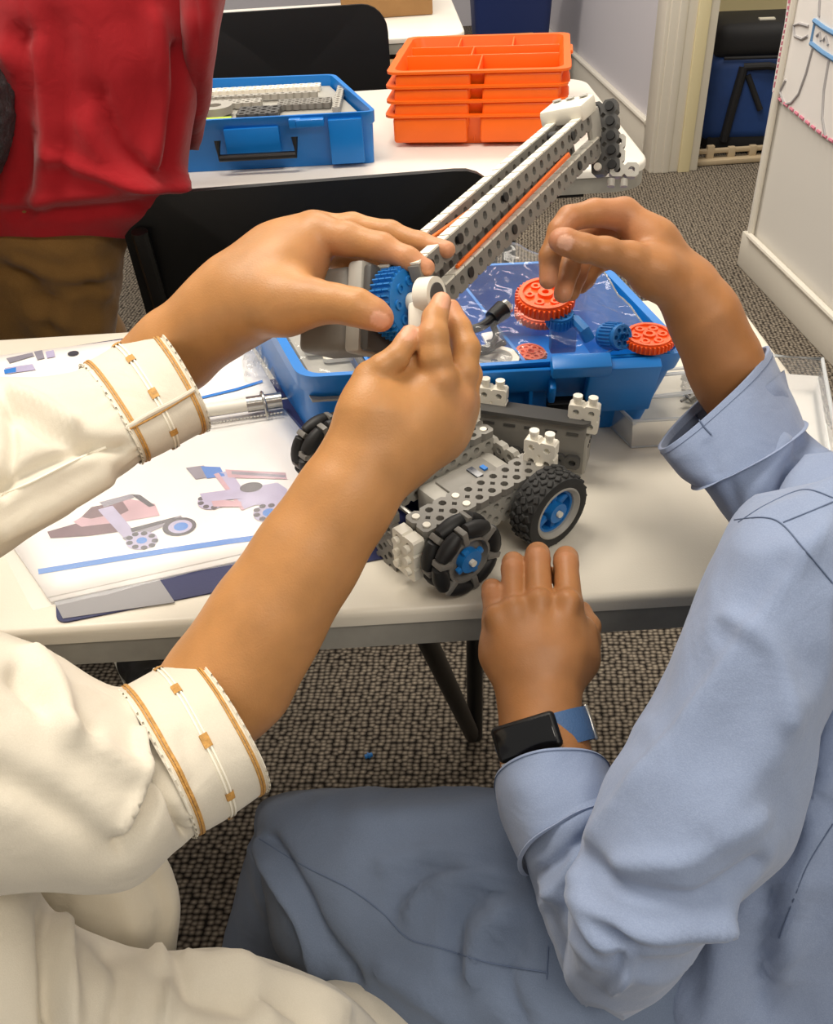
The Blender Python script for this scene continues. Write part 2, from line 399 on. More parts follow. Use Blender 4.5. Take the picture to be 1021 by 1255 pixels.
# ------------------------------------------------------------------ implicit flesh (arms, hands, heads)
def surface_nets(D, org, res):
    I = D < 0; nx, ny, nz = D.shape
    cells = np.zeros((nx-1, ny-1, nz-1), int)
    for dx in (0, 1):
        for dy in (0, 1):
            for dz in (0, 1): cells += I[dx:nx-1+dx, dy:ny-1+dy, dz:nz-1+dz]
    act = (cells > 0) & (cells < 8); idx = -np.ones(act.shape, int); ii = np.argwhere(act); idx[act] = np.arange(len(ii))
    acc = np.zeros((len(ii), 3)); cnt = np.zeros(len(ii)); X, Y, Z = ii.T
    cor = [(a, b, c) for a in (0, 1) for b in (0, 1) for c in (0, 1)]
    for a in cor:
        for ax in range(3):
            if a[ax]: continue
            b = list(a); b[ax] = 1
            va = D[X+a[0], Y+a[1], Z+a[2]]; vb = D[X+b[0], Y+b[1], Z+b[2]]; cr = (va < 0) != (vb < 0)
            t = np.where(cr, va/(va-vb+1e-20), 0); p = np.tile(np.array(a, float), (len(ii), 1)); p[:, ax] += t
            acc[cr] += p[cr]; cnt[cr] += 1
    V = (ii+acc/cnt[:, None])*res+org
    F = []
    for ax in range(3):
        s0 = [slice(None)]*3; s1 = [slice(None)]*3; s0[ax] = slice(0, -1); s1[ax] = slice(1, None)
        E = np.argwhere(I[tuple(s0)] != I[tuple(s1)]); o1, o2 = [k for k in range(3) if k != ax]
        ok = (E[:, o1] > 0) & (E[:, o2] > 0) & (E[:, o1] < D.shape[o1]-1) & (E[:, o2] < D.shape[o2]-1); E = E[ok]
        q = []
        for a, b in ((-1, -1), (0, -1), (0, 0), (-1, 0)):
            e = E.copy(); e[:, o1] += a; e[:, o2] += b; q.append(idx[e[:, 0], e[:, 1], e[:, 2]])
        F.append(np.stack(q, 1))
    return V, np.concatenate(F)
def flesh(chains, res=.0016, nails=(), pinks=(), creases=(), wob=0):
    """chains: (list of (point, radius), blend); returns MB and the attribute lists"""
    P = np.array([p for c, k in chains for p, r in c]); Rr = np.array([r for c, k in chains for p, r in c])
    pad = .008+max(k for c, k in chains)*.6; lo = (P-Rr[:, None]).min(0)-pad; hi = (P+Rr[:, None]).max(0)+pad
    n = np.ceil((hi-lo)/res).astype(int)+1; D = np.full(n, 1., np.float32)
    ax = [lo[i]+np.arange(n[i])*res for i in range(3)]
    for c, k in chains:
        segs = list(zip(c[:-1], c[1:])) if len(c) > 1 else [(c[0], c[0])]
        for (a, ra), (b, rb) in segs:
            a = np.array(a); b = np.array(b); mg = max(ra, rb)+k+3*res
            i0 = np.maximum(((np.minimum(a, b)-mg-lo)/res).astype(int), 0); i1 = np.minimum(((np.maximum(a, b)+mg-lo)/res).astype(int)+2, n)
            x = ax[0][i0[0]:i1[0]][:, None, None]; y = ax[1][i0[1]:i1[1]][None, :, None]; z = ax[2][i0[2]:i1[2]][None, None, :]
            ab = b-a; L2 = max(ab@ab, 1e-12)
            t = np.clip(((x-a[0])*ab[0]+(y-a[1])*ab[1]+(z-a[2])*ab[2])/L2, 0, 1)
            d = np.sqrt((x-a[0]-t*ab[0])**2+(y-a[1]-t*ab[1])**2+(z-a[2]-t*ab[2])**2)-(ra+(rb-ra)*t)
            sl = D[i0[0]:i1[0], i0[1]:i1[1], i0[2]:i1[2]]
            h = np.maximum(k-np.abs(sl-d), 0)/k
            D[i0[0]:i1[0], i0[1]:i1[1], i0[2]:i1[2]] = np.minimum(sl, d)-h*h*k/4
    for p0, p1, r, dep in creases:          # shallow grooves
        a = np.array(p0); b = np.array(p1); mg = r*3+2*res
        i0 = np.maximum(((np.minimum(a, b)-mg-lo)/res).astype(int), 0); i1 = np.minimum(((np.maximum(a, b)+mg-lo)/res).astype(int)+2, n)
        x = ax[0][i0[0]:i1[0]][:, None, None]; y = ax[1][i0[1]:i1[1]][None, :, None]; z = ax[2][i0[2]:i1[2]][None, None, :]
        ab = b-a; L2 = max(ab@ab, 1e-12); t = np.clip(((x-a[0])*ab[0]+(y-a[1])*ab[1]+(z-a[2])*ab[2])/L2, 0, 1)
        d = np.sqrt((x-a[0]-t*ab[0])**2+(y-a[1]-t*ab[1])**2+(z-a[2]-t*ab[2])**2)
        D[i0[0]:i1[0], i0[1]:i1[1], i0[2]:i1[2]] += dep*np.exp(-(d/r)**2)
    V, F = surface_nets(D, lo, res)
    at = {'nail': np.zeros(len(V)), 'pink': np.zeros(len(V))}
    for c, ax1, ax2, r1, r2 in nails:      # centre, long axis, out normal, half length, half width
        a1 = nrm(ax1); a3 = nrm(np.asarray(ax2)-a1*np.dot(ax2, a1)); a2 = np.cross(a1, a3); q = V-np.array(c)
        e = (np.abs(q@a1)/r1)**2.6+(np.abs(q@a2)/r2)**2.6; zz = q@a3
        at['nail'] = np.maximum(at['nail'], np.clip((1.15-e)*3, 0, 1)*(zz > -r2*.6))
        rim = np.exp(-((e-1.15)/.25)**2)*(zz > -r2*.6)
        V = V-rim[:, None]*a3*.0004
    for c, r, a in pinks:
        at['pink'] = np.maximum(at['pink'], a*np.exp(-(np.linalg.norm(V-np.array(c), axis=1)/r)**2))
    mb = MB(); mb.v = [tuple(v) for v in V]; mb.f = [tuple(int(i) for i in f) for f in F]
    return mb, at
def PC(pts): return [(W(x, y, d), r*d/FPX) for x, y, d, r in pts]     # chain from pixels, radius in pixels
def join_flesh(parts):
    mb = MB(); at = {'nail': [], 'pink': []}
    for m, a in parts:
        mb.raw(m.v, m.f); at['nail'] += list(a['nail']); at['pink'] += list(a['pink'])
    return mb, at

# ================================================================== the setting
def struct(mb, name, m, parent=None, label=None, smooth=30):
    o = mb.build(name, m, parent, smooth=smooth)
    if parent is None: tag(o, kind='structure')
    if label: o['label'] = label
    return o
struct(MB().box((0, 2.2, -.05), (8, 10, .1)), 'floor', M_carpet)
struct(MB().box((-1.1, 7.06, 1.35), (4.2, .12, 2.7)), 'wall_back', M_wall)
struct(MB().box((-3.2, 2.2, 1.35), (.12, 9.6, 2.7)), 'wall_left', M_wall)
wx, wy, wz = frame(np.array([-.05, 1, 0]), np.array([0, 0, 1.]))      # x along the wall, y into the room (towards -x), z up
WO = np.array([1.096, 2.737, 0]); WM = MAT(WO, wx, wy, wz); WT = .15; WN = wy
# near part of the right-hand wall, far part, and the header over the doorway
struct(MB().box((-2.4, -WT/2, 1.35), (4.8, WT, 2.7), M=WM), 'wall_right', M_wallw)
struct(MB().box((.93+2.1, -WT/2, 1.35), (4.2-.04, WT, 2.7), M=WM), 'wall_right_far', M_wall)
struct(MB().box((.465, -WT/2, 2.4), (.93, WT, .6), M=WM), 'wall_header', M_wall)
b = MB(); b.box((-2.4, .008, .055), (4.8, .016, .11), bev=.003, M=WM)
o = struct(b, 'baseboard_right', M_trim)
struct(MB().cyl((-4.8, .016, .115), (-.055, .016, .115), .010, n=10, M=WM), 'bead', M_trim, o)
struct(MB().cyl((-.055, .012, .115), (-.055, .012, 2.1), .009, n=10, M=WM), 'bead', M_trim, o)
b = MB(); b.box((1.08+2., .009, .085), (4.0, .018, .17), bev=.003, M=WM)
o = struct(b, 'baseboard_far', M_trim)
struct(MB().cyl((1.05, .018, .165), (5, .018, .165), .012, n=10, M=WM), 'bead', M_trim, o)
# door casing: jamb face, stop and mouldings
b = MB(); b.box((.94, -WT/2-.004, 1.03), (.022, WT+.03, 2.06), bev=.003, M=WM)
o = struct(b, 'door_1', M_trim, label='white painted door casing of the open doorway')
struct(MB().box((.99, .016, 1.03), (.11, .022, 2.06), bev=.004, M=WM), 'casing', M_trim, o)
struct(MB().box((.928, -.035, 1.03), (.012, .03, 2.06), bev=.004, M=WM), 'moulding', M_trim, o)
struct(MB().box((.925, -.11, 1.03), (.02, .045, 2.06), bev=.003, M=WM), 'door_stop', M_cream, o)
struct(MB().box((3.1, 3.6, 1.35), (.1, 5, 2.7)), 'wall_beyond', M_cream)
struct(MB().box((2.1, 5.4, 1.35), (2.0, .1, 2.7)), 'wall_beyond_end', M_cream)

# ================================================================== tables
def make_table(name, x0, y0, x1, y1, mtop, label, legs, cr=.05):
    t = thing(name, ((x0+x1)/2, (y0+y1)/2, 0), label, 'table')
    bm = bmesh.new(); vs = [bm.verts.new((p[0], p[1], TZ-.014)) for p in rrect(x0, y0, x1, y1, cr)]
    f = bm.faces.new(vs); r = bmesh.ops.extrude_face_region(bm, geom=[f])
    tv = [g for g in r['geom'] if isinstance(g, bmesh.types.BMVert)]
    for v in tv: v.co.z = TZ
    bm.edges.ensure_lookup_table()
    bmesh.ops.bevel(bm, geom=[e for e in bm.edges if all(abs(v.co.z-TZ) < 1e-6 for v in e.verts)], offset=.006, segments=3, profile=.5, affect='EDGES')
    MB().bm(bm).build('table_top', mtop, t, smooth=40)
    MB().prism(rrect(x0+.003, y0+.003, x1-.003, y1-.003, cr), TZ-.040, TZ-.012).build('table_edge', M_edge, t)
    b = MB()
    for yy in (y0+.06, y1-.06): b.box(((x0+x1)/2, yy, TZ-.05), (x1-x0-.2, .025, .02))
    b.build('frame_rail', M_blkmetal, t)
    for L in legs: MB().tube(L, .0125, n=12).build('leg', M_blkmetal, t)
    return t
P1 = T(582, 908, .0); P1[2] = .012
P2 = W(525, 785, 1.05); P2 = P1+(P2-P1)*((TZ-.055-P1[2])/(P2[2]-P1[2]))
post_top = np.array([P1[0]+.006, P1[1]+.01, TZ-.055])
make_table('folding_table', -1.45, .478, .386, .972, M_tabletop, 'ivory folding table carrying the robot chassis and the open binder',
           [[P1, post_top], [P1+np.array([-.004, 0, .004]), P2], [(-1.3, .56, 0), (-1.3, .56, .68)], [(-1.3, .88, 0), (-1.3, .88, .68)],
            [(-1.3, .56, .3), (-1.3, .88, .3)]])
make_table('folding_table', -1.5, 1.452, .412, 2.06, M_table2, 'white folding table carrying the orange trays and a blue case',
           [[(x, y, 0), (x, y, .68)] for x in (-1.3, .2) for y in (1.6, 1.95)], cr=.06)
make_table('folding_table', -1.0, 2.60, .205, 3.2, M_table2, 'white table with a cardboard box behind the orange trays',
           [[(x, y, 0), (x, y, .68)] for x in (-.8, .13) for y in (2.7, 3.1)], cr=.06)

# ================================================================== folding chairs
def make_chair(label, loc, rz):
    t = thing('folding_chair', (0, 0, 0), label, 'chair', 'black folding chairs')
    # local: sitter faces +y, back panel at y = -0.2
    w = .50; b = MB(); n = 14; nz = 8; vs = []; fs = []
    out = rrect(-w/2, .50, w/2, .835, .06, 6)
    fr = [(x, -.215-.03*(1-(2*x/w)**2)-.10*(z-.5)) for x, z in out]
    c = len(out)
    for k in (0, .012):
        for (x, z), (_, y) in zip(out, fr): vs.append((x, y+k, z))
    ctr = []
    for k in (0, .012):
        ring = [(x*.6, -.215-.03*(1-(1.2*x/w)**2)-.10*((z-.6675)*.6+.6675-.5)+k, (z-.6675)*.6+.6675) for x, z in out]
        ctr.append(len(vs)); vs += ring; vs.append((0, -.245-.10*.1675+k, .6675))
    for i in range(c):
        j = (i+1) % c
        fs += [(i, j, c+j, c+i)]
        for k in (0, 1):
            o = ctr[k]; q = k*c
            fs += [(q+i, q+j, o+j, o+i), (o+i, o+j, o+c)]
    b.raw(vs, fs).build('backrest', M_blackplastic, t, smooth=60)
    s = MB(); s.prism(rrect(-.2, -.17, .2, .21, .06), .435, .455); s.build('seat', M_blackplastic, t)
    for sx in (-1, 1):
        MB().tube([(sx*.225, -.262, .79), (sx*.225, -.20, .45), (sx*.225, .2, .02)], .011).build('leg', M_blkmetal, t)
        MB().tube([(sx*.200, .18, .44), (sx*.200, -.24, .02)], .011).build('leg', M_blkmetal, t)
    MB().tube([(-.222, -.16, .40), (.222, -.16, .40)], .008).build('crossbar', M_blkmetal, t)
    MB().tube([(-.205, -.19, .08), (.205, -.19, .08)], .008).build('crossbar', M_blkmetal, t)
    t.location = loc; t.rotation_euler = (0, 0, rz); return t
cp = W(362, 217, 1.13)
ch = make_chair('black folding chair between the two long tables, beside the red shirt', (cp[0], cp[1]+.275, 0), math.radians(3))
def chair_copy(label, loc, rz):
    c = copy_tree(ch); c['label'] = label; c.location = loc; c.rotation_euler = (0, 0, rz); return c
cp = W(350, -8, 2.2)
chair_copy('black folding chair behind the blue case with the silver parts', (cp[0], cp[1]-.28, 0), PI+.02)

# ================================================================== background things
b = MB(); bx = T(527, 18, TZ); 
def carton(name, c, s, rz, label, cat='box'):
    t = thing(name, (c[0], c[1], c[2]), label, cat); M = Matrix.Translation(Vector([float(v) for v in c])) @ Matrix.Rotation(rz, 4, 'Z')
    MB().box((0, 0, s[2]/2), (s[0], s[1], s[2]), bev=.004, M=M).build('box_body', M_card, t)
    m = MB()
    m.box((0, -s[1]*.252, s[2]+.003), (s[0], s[1]*.49, .004), M=M); m.box((0, s[1]*.252, s[2]+.003), (s[0], s[1]*.49, .004), M=M); m.build('flap', M_card, t)
    MB().box((0, 0, s[2]+.0056), (s[0]*.98, .05, .001), M=M).build('tape', M_beige, t)
    return t
carton('cardboard_box', (.0, 3.02, TZ+.0005), (.26, .26, .22), .03, 'brown cardboard box on top of the white table at the back')
carton('cardboard_box', (.24, 3.62, 0), (.62, .5, .5), -.05, 'brown cardboard box on the floor next to the navy bin')
# navy recycling bin
t = thing('waste_bin', (.63, 5.15, 0), 'navy blue plastic bin standing by the lavender wall', 'bin')
b = MB(); b.m = Matrix.Translation((.63, 5.15, 0))
for s_ in (0,):
    prof = []
    vs = []; fs = []
    for w_, d_, z in ((.17, .13, 0), (.20, .17, .55), (.22, .19, .55), (.22, .19, .58), (.195, .165, .58), (.16, .12, .03)):
        vs += [(x, y, z) for x, y in rrect(-w_, -d_, w_, d_, .04, 4)]
    n = len(vs)//6
    for k in range(5):
        for i in range(n): j = (i+1) % n; fs.append((k*n+i, k*n+j, (k+1)*n+j, (k+1)*n+i))
    fs.append(tuple(reversed(range(n)))); fs.append(tuple(range(5*n, 6*n)))
    b.raw(vs, fs)
b.build('bin_body', M_binblue, t)
lb = MB(); lb.m = b.m; lb.prism(rrect(-.02, -.195, .12, -.17, .01), .57, .586); lb.build('rim_label', M_vwhite, t)
# suitcase-like bag in the next room
bg = T(905, 185, 0); bgx, bgy = 1.62, 3.98
t = thing('travel_bag', (bgx, bgy, 0), 'large blue nylon bag with black straps seen through the doorway', 'bag')
M = Matrix.Translation((bgx, bgy, 0)) @ Matrix.Rotation(-.12, 4, 'Z')
MB().box((0, 0, .215), (.66, .34, .33), bev=.05, seg=4, M=M).build('bag_body', M_bagblue, t, smooth=60)
MB().box((0, 0, .425), (.64, .33, .13), bev=.045, seg=4, M=M).build('bag_top', M_bagblack, t, smooth=60)
MB().tube([(-.20, -.172, .34), (-.22, -.178, .2), (-.235, -.172, .06)], .018, M=M).build('strap', M_bagblack, t)
MB().tube([(-.20, -.172, .34), (-.11, -.19, .345), (-.04, -.18, .33), (-.04, -.178, .2)], .014, M=M).build('handle', M_bagblack, t)
MB().tube([(-.18, -.172, .31), (-.11, -.18, .18)], .012, M=M).build('strap', M_bagblack, t)
MB().tube([(-.28, -.168, .372), (0, -.172, .372), (.28, -.168, .372)], .006, M=M).build('zip', M_bagblack, t)
MB().box((0, 0, .045), (.6, .32, .07), bev=.01, M=M).build('bag_base', M_bagblack, t)
MB().box((-.12, -.08, .491), (.06, .03, .008), M=M).build('buckle', M_vwhite, t)
t = thing('plastic_rail', (1.42, 3.74, 0), 'low beige plastic rail lying in front of the blue bag', 'rail')
M = Matrix.Translation((1.42, 3.745, 0)) @ Matrix.Rotation(.02, 4, 'Z')
MB().box((0, 0, .012), (.5, .06, .02), bev=.004, M=M).build('base', M_beige, t)
MB().box((0, .01, .048), (.5, .02, .018), bev=.004, M=M).build('top_bar', M_beige, t)
for i in range(6): MB().box((-.22+i*.088, .01, .036), (.03, .024, .05+.02*(i == 1)), bev=.004, M=M).build('post', M_beige, t)
# drawing taped to the near part of the wall
pp = lambda x, y, o=0: PLN(x, y, WO+WN*o, WN)
edge = [(975, -60), (966, 0), (962, 30), (955, 65), (949, 100), (947, 112), (951, 120), (958, 127), (966, 133), (978, 143), (992, 155), (1006, 166), (1021, 176), (1040, 188), (1075, 200), (1120, 190), (1130, 60), (1120, -60)]
t = thing('drawing_poster', pp(1000, 176), 'hand-drawn figure on white paper hanging beside the doorway', 'poster')
MB().slab([pp(x, y, .004) for x, y in edge], WN, .0015).build('paper', M_paper, t)
def drawn(px, m, r=.0035):
    MB().tube([pp(x, y, .007) for x, y in px], r, n=6).build('drawn_line', m, t)
E0 = edge[:13]
for i in range(len(E0)-1):
    (x0, y0), (x1, y1) = E0[i], E0[i+1]
    k = max(1, int(math.hypot(x1-x0, y1-y0)/7))
    for q in range(k):
        a = (q+.1)/k; e = (q+.7)/k
        drawn([(x0+(x1-x0)*a+2, y0+(y1-y0)*a-1), (x0+(x1-x0)*e+2, y0+(y1-y0)*e-1)], M_pinkink, .004)
drawn([(998, 25), (1010, 34), (1024, 42)], M_blueink, .006); drawn([(994, 53), (1008, 64), (1024, 74)], M_blueink, .006)
drawn([(999, 26), (994, 52)], M_blueink)
drawn([(1001, 44), (1005, 40), (1006, 50)], M_greyink); drawn([(1009, 50), (1012, 45), (1015, 55)], M_greyink)
drawn([(991, 32), (980, 29), (973, 31), (974, 44), (983, 48), (990, 44)], M_greyink)
drawn([(1005, 0), (1004, 20)], M_greyink)
drawn([(996, 60), (988, 90), (979, 115), (970, 126), (961, 128)], M_greyink); drawn([(961, 126), (956, 112), (963, 98)], M_greyink)
drawn([(1016, 74), (1010, 110), (1008, 145), (1012, 168)], M_greyink)

# ================================================================== construction-kit pieces (12.7 mm pitch)
PT = .0127
def beam(nx, ny, th=.0064, p=PT, M=None, mb=None, hole=.25, ch=.2):
    """nx x ny cells, each a chamfered square with a through hole, in local xy, centred"""
    mb = mb or MB(); ang = [math.radians(22.5+45*i) for i in range(8)]
    h = p/2; c = p*ch
    outer = [(h, c-h+0), (h, h-c), (h-c, h), (c-h, h), (-h, h-c), (-h, c-h), (c-h, -h), (h-c, -h)]
    inner = [(hole*p*math.cos(a-PI/4), hole*p*math.sin(a-PI/4)) for a in ang]
    for i in range(nx):
        for j in range(ny):
            ox = (i-(nx-1)/2)*p; oy = (j-(ny-1)/2)*p; vs = []
            for z in (-th/2, th/2):
                vs += [(x+ox, y+oy, z) for x, y in outer]+[(x+ox, y+oy, z) for x, y in inner]
            fs = []
            for k in range(8):
                q = (k+1) % 8
                fs += [(k, 8+k, 8+q, q), (16+k, 16+q, 24+q, 24+k), (k, q, 16+q, 16+k), (8+k, 24+k, 24+q, 8+q)]
            mb.raw(vs, fs, M)
    return mb
def pins(pts, n, r=.0030, h=.0012):
    m = MB()
    for p in pts: m.cyl(np.array(p)-np.array(n)*.001, np.array(p)+np.array(n)*h, r, n=12)
    return m
def corner_connector(M, w=2, hgt=3, nub=True):
    """white plate with holes and two nubs on top; local x across, z up, y thickness"""
    mb = MB(); R90 = Matrix.Rotation(PI/2, 4, 'X')
    beam(w, hgt, .010, M=M @ Matrix.Translation((0, 0, hgt*PT/2)) @ R90, mb=mb, hole=.22, ch=.12)
    mb.box((0, 0, hgt*PT/2), (PT*.5, .008, hgt*PT*.9), M=M)
    if nub:
        for sx in (-.5, .5):
            mb.cyl((sx*PT, 0, hgt*PT-.001), (sx*PT, 0, hgt*PT+.005), .0030, n=12, M=M)
            mb.cyl((sx*PT, 0, hgt*PT+.004), (sx*PT, 0, hgt*PT+.007), .0040, n=12, M=M)
    return mb

# ================================================================== robot chassis on the table
ang = math.radians(36); rb = np.array([math.cos(ang), math.sin(ang), 0]); ra = nrm(np.array([math.sin(ang), -math.cos(ang), -.020])); rz = np.cross(ra, rb)     # the left wheel stands on the pages
cc = T(565, 680, TZ+.032); RO = np.array([cc[0], cc[1], TZ+.0012])-ra*.085
RM = MAT(RO, ra, rb, rz)                                  # local x = across (axle), y = forward, z up
robot = thing('robot_chassis', RO, 'small grey and white toy robot base with omni wheels and tyres on the table', 'robot')
RX = Matrix.Rotation(PI/2, 4, 'X'); RY = Matrix.Rotation(PI/2, 4, 'Y'); RZ = Matrix.Rotation(PI/2, 4, 'Z')
TR = Matrix.Translation
# side rails: a flat plate on top of two upright rows
for ax, name in ((.0575, 'side'), (-.0085, 'inner')):
    beam(2, 10, M=RM @ TR((ax, .042, .051))).build('top_beam', M_vgrey, robot, smooth=20)
    beam(2, 10, M=RM @ TR((ax+.008, .042, .0345)) @ RY).build('side_beam', M_vlight, robot, smooth=20)
    beam(2, 10, M=RM @ TR((ax-.008, .042, .0345)) @ RY).build('side_beam', M_vgrey, robot, smooth=20)
    for y in (-.015, .023, .098):
        pins([RO+ra*(ax+sx)+rb*y+rz*.054 for sx in (-.0063, .0063)], rz).build('pin', M_vwhite, robot)
beam(2, 6, M=RM @ TR((.026, -.024, .030)) @ RX).build('upright_beam', M_vgrey, robot, smooth=20)
beam(2, 6, M=RM @ TR((-.032, -.024, .030)) @ RX).build('upright_beam', M_vgrey, robot, smooth=20)
beam(7, 1, M=RM @ TR((.01, -.024, .028)) @ RX).build('cross_beam', M_vlight, robot, smooth=20)
beam(7, 1, M=RM @ TR((.01, .108, .036)) @ RX).build('cross_beam', M_vlight, robot, smooth=20)
b = MB(); corner_connector(RM @ TR((.0575, -.0275, .012)), 2, 3, False).build('corner_connector', M_vwhite, robot, smooth=20)
b = MB()
for x in (-.0063, .0063):
    for z in (-.011, .0, .011): b.cyl((.0575+x, -.032, .031+z), (.0575+x, -.036, .031+z), .0032, n=12, M=RM)
b.build('connector_nub', M_vwhite, robot)
# battery / controller block
b = MB(); b.box((-.038, .058, .026), (.052, .085, .036), bev=.003, M=RM); b.build('control_box', M_vlight, robot)
b = MB(); b.box((.024, .060, .022), (.040, .078, .030), bev=.004, M=RM); b.build('battery', M_vlight, robot)
b = MB(); b.box((.024, .060, .038), (.026, .05, .003), bev=.001, M=RM); b.build('battery_lid', M_vgrey, robot)
b = MB(); b.box((.024, .066, .040), (.014, .006, .002), M=RM); b.build('battery_label', M_lcd, robot)
MB().box((.024, .0755, .0402), (.006, .004, .002), M=RM).build('indicator', M_ink_blue, robot)
# axles
for y in (0, .087): MB().cyl((-.10, y, .032), (.094, y, .032), .0022, n=8, M=RM).build('axle', M_steel, robot)
def omni(M):
    w = MB().lathe([(.009, -.009), (.0195, -.0095), (.0195, -.004), (.0145, -.003), (.0145, .003), (.0195, .004), (.0195, .0095), (.0175, .0095), (.0165, .005), (.009, .005)], 24, M=M, close=True)
    for layer, z in ((0, -.0062), (1, .0062)):
        for k in range(6):
            t = (k+.5*layer)*PI/3+.2
            tm = M @ Matrix.Rotation(t+PI/6, 4, 'Z')
            w.box((.0240, 0, z), (.0125, .0050, .0105), bev=.001, M=tm)       # clip between rollers
    return w
def wheel_frame(x, y): return RM @ TR((x, y, .032)) @ RY
for x in (.085, -.092):
    M = wheel_frame(x, 0); wheel = omni(M).build('omni_wheel', M_omni, robot, smooth=30)
    for layer, z in ((0, -.0062), (1, .0062)):
        for k in range(6):
            t = (k+.5*layer)*PI/3+.2; tm = M @ Matrix.Rotation(t, 4, 'Z') @ TR((.0252, 0, z)) @ RX
            MB().lathe([(.003, -.0115), (.0046, -.011), (.0060, -.006), (.0066, 0), (.0060, .006), (.0046, .011), (.003, .0115)], 14, M=tm).build('roller', M_black, wheel, smooth=50)
    h = MB(); h.lathe([(.003, -.012), (.0095, -.012), (.0095, .0115), (.003, .0115)], 16, M=M, close=True)
    for k in range(4):
        h.box((.0085, 0, .009), (.009, .005, .004), bev=.001, M=M @ Matrix.Rotation(k*PI/2+.4, 4, 'Z'))
    h.build('hub', M_blue2, wheel)
    MB().cyl((0, 0, -.014), (0, 0, .0145), .0026, n=10, M=M).build('pin', M_vwhite, wheel)
for x in (.087, -.092):
    M = wheel_frame(x, .087)
    ty = MB().lathe([(.0225, -.0115), (.027, -.0122), (.0302, -.0112), (.0308, -.008), (.0308, .008), (.0302, .0112), (.027, .0122), (.0225, .0115), (.0222, 0)], 48, M=M, close=True)
    tyre = ty.build('tyre', M_tire, robot, smooth=50)
    tb = MB()
    for r_, (z0, off) in enumerate(((-.0085, 0), (-.0028, .5), (.0028, 0), (.0085, .5))):
        for k in range(24):
            tb.box((.0312, 0, z0), (.0022, .0058, .0042), bev=.0006, seg=1, M=M @ Matrix.Rotation((k+off)*PI/12, 4, 'Z') @ Matrix.Rotation(.5*(1 if r_ % 2 else -1), 4, 'X'))
    o = tb.build('tread_block', M_tire, tyre, smooth=30); o['kind'] = 'stuff'
    MB().lathe([(.0185, -.011), (.0226, -.0115), (.0232, -.010), (.0215, -.006), (.0215, .006), (.0232, .010), (.0226, .0118), (.0212, .0122), (.0185, .009)], 40, M=M, close=True).build('rim', M_vlight, robot, smooth=40)
    h = MB(); h.lathe([(.003, -.010), (.0085, -.010), (.0085, .011), (.003, .011)], 16, M=M, close=True)
    for k in range(6):
        mk = M @ Matrix.Rotation(k*PI/3, 4, 'Z'); h.box((.0125, 0, 0), (.014, .005, .012), bev=.001, M=mk)
    h.lathe([(.0165, -.009), (.0188, -.009), (.0188, .007), (.0165, .007)], 32, M=M, close=True)
    h.build('hub', M_blue2, robot)
    MB().cyl((0, 0, -.012), (0, 0, .0135), .0026, n=10, M=M).build('pin', M_vwhite, robot)
# scoop channel at the front with upright white connectors
td = nrm(.078*ra+.052*rb); tn = nrm(np.cross(rz, td)); TM = MAT(RO+ra*.011+rb*.140, td, tn, rz)  # x along the channel, y away
b = MB(); b.box((0, 0, .030), (.094, .003, .050), bev=.001, M=TM); b.build('channel_wall', M_vgrey, robot)
b = MB(); b.box((0, .023, .022), (.094, .003, .036), bev=.001, M=TM); b.box((0, .0115, .006), (.094, .025, .003), M=TM); b.build('channel_floor', M_vlight, robot)
for sx in (-1, 1): MB().box((sx*.0475, .0115, .024), (.003, .026, .036), bev=.001, M=TM).build('channel_end', M_vlight, robot)
b = MB(); b.prism(rrect(-.05, -.006, .05, .013, .008, 5), .055, .0585, M=TM); b.build('channel_cap', M_vdark, robot)
for i in range(5): MB().box((-.036+i*.018, -.0018, .045), (.010, .0015, .0022), M=TM).build('slot', M_vdark, robot)
beam(7, 1, .004, M=TM @ TR((0, -.0035, .018)) @ RX).build('channel_beam', M_vdark, robot, smooth=20)
b = MB()
for i in range(3): b.box((-.022+i*.022, -.006, .010), (.012, .012, .016), bev=.001, M=TM)
b.build('socket', M_vdark, robot)
for i in range(3): MB().box((.0492, .004+i*.007, .032), (.001, .003, .002), M=TM).build('slot', M_vdark, robot)
corner_connector(TM @ TR((-.036, .010, .048)), 2, 2).build('upright_connector', M_vwhite, robot, smooth=20)
corner_connector(TM @ TR((.043, .006, .046)), 2, 2).build('upright_connector', M_vwhite, robot, smooth=20)
CM = MAT(RO+ra*.0600+rb*.103+rz*.036, nrm(td*.9+ra*.3), nrm(np.cross(rz, nrm(td*.9+ra*.3))), rz)
corner_connector(CM, 2, 3).build('upright_connector', M_vwhite, robot, smooth=20)
pins([RO+ra*(.0600-.006)+rb*.0975+rz*.044, RO+ra*(.0600+.006)+rb*.0985+rz*.044], -CM.to_3x3().col[1]).build('pin', M_blue2, robot)
corner_connector(RM @ TR((-.02, .100, .030)), 1, 4, False).build('upright_connector', M_vwhite, robot, smooth=20)

# ================================================================== robot arm held up in the hands
arm_n = W(515, 356, .520); arm_t = W(722, 163, .700)
e1 = nrm(arm_t-arm_n); LEN = np.linalg.norm(arm_t-arm_n)
view = nrm(CAM-(arm_n+arm_t)/2); side = nrm(np.cross(view, e1)); 
if PJ((arm_n+arm_t)/2+side*.02)[0] > PJ((arm_n+arm_t)/2)[0]: side = -side        # image up-left
vperp = np.cross(e1, side); vperp = vperp if vperp@view > 0 else -vperp
ph = math.radians(31)
e2 = math.cos(ph)*side+math.sin(ph)*vperp          # normal of the white edges (up-left, towards us)
e3 = -math.sin(ph)*side+math.cos(ph)*vperp         # normal of the grey faces (down-right, towards us)
arm = thing('beam_assembly', arm_n, 'grey and white beam arm with blue gear and motor held between two hands', 'robot arm')
def AM(l, u, v): return MAT(arm_n+e1*l+e2*u+e3*v, e1, np.cross(e3, e1), e3)   # beam lying along e1, face normal e3
NB = int(LEN/PT)
BT = .0075
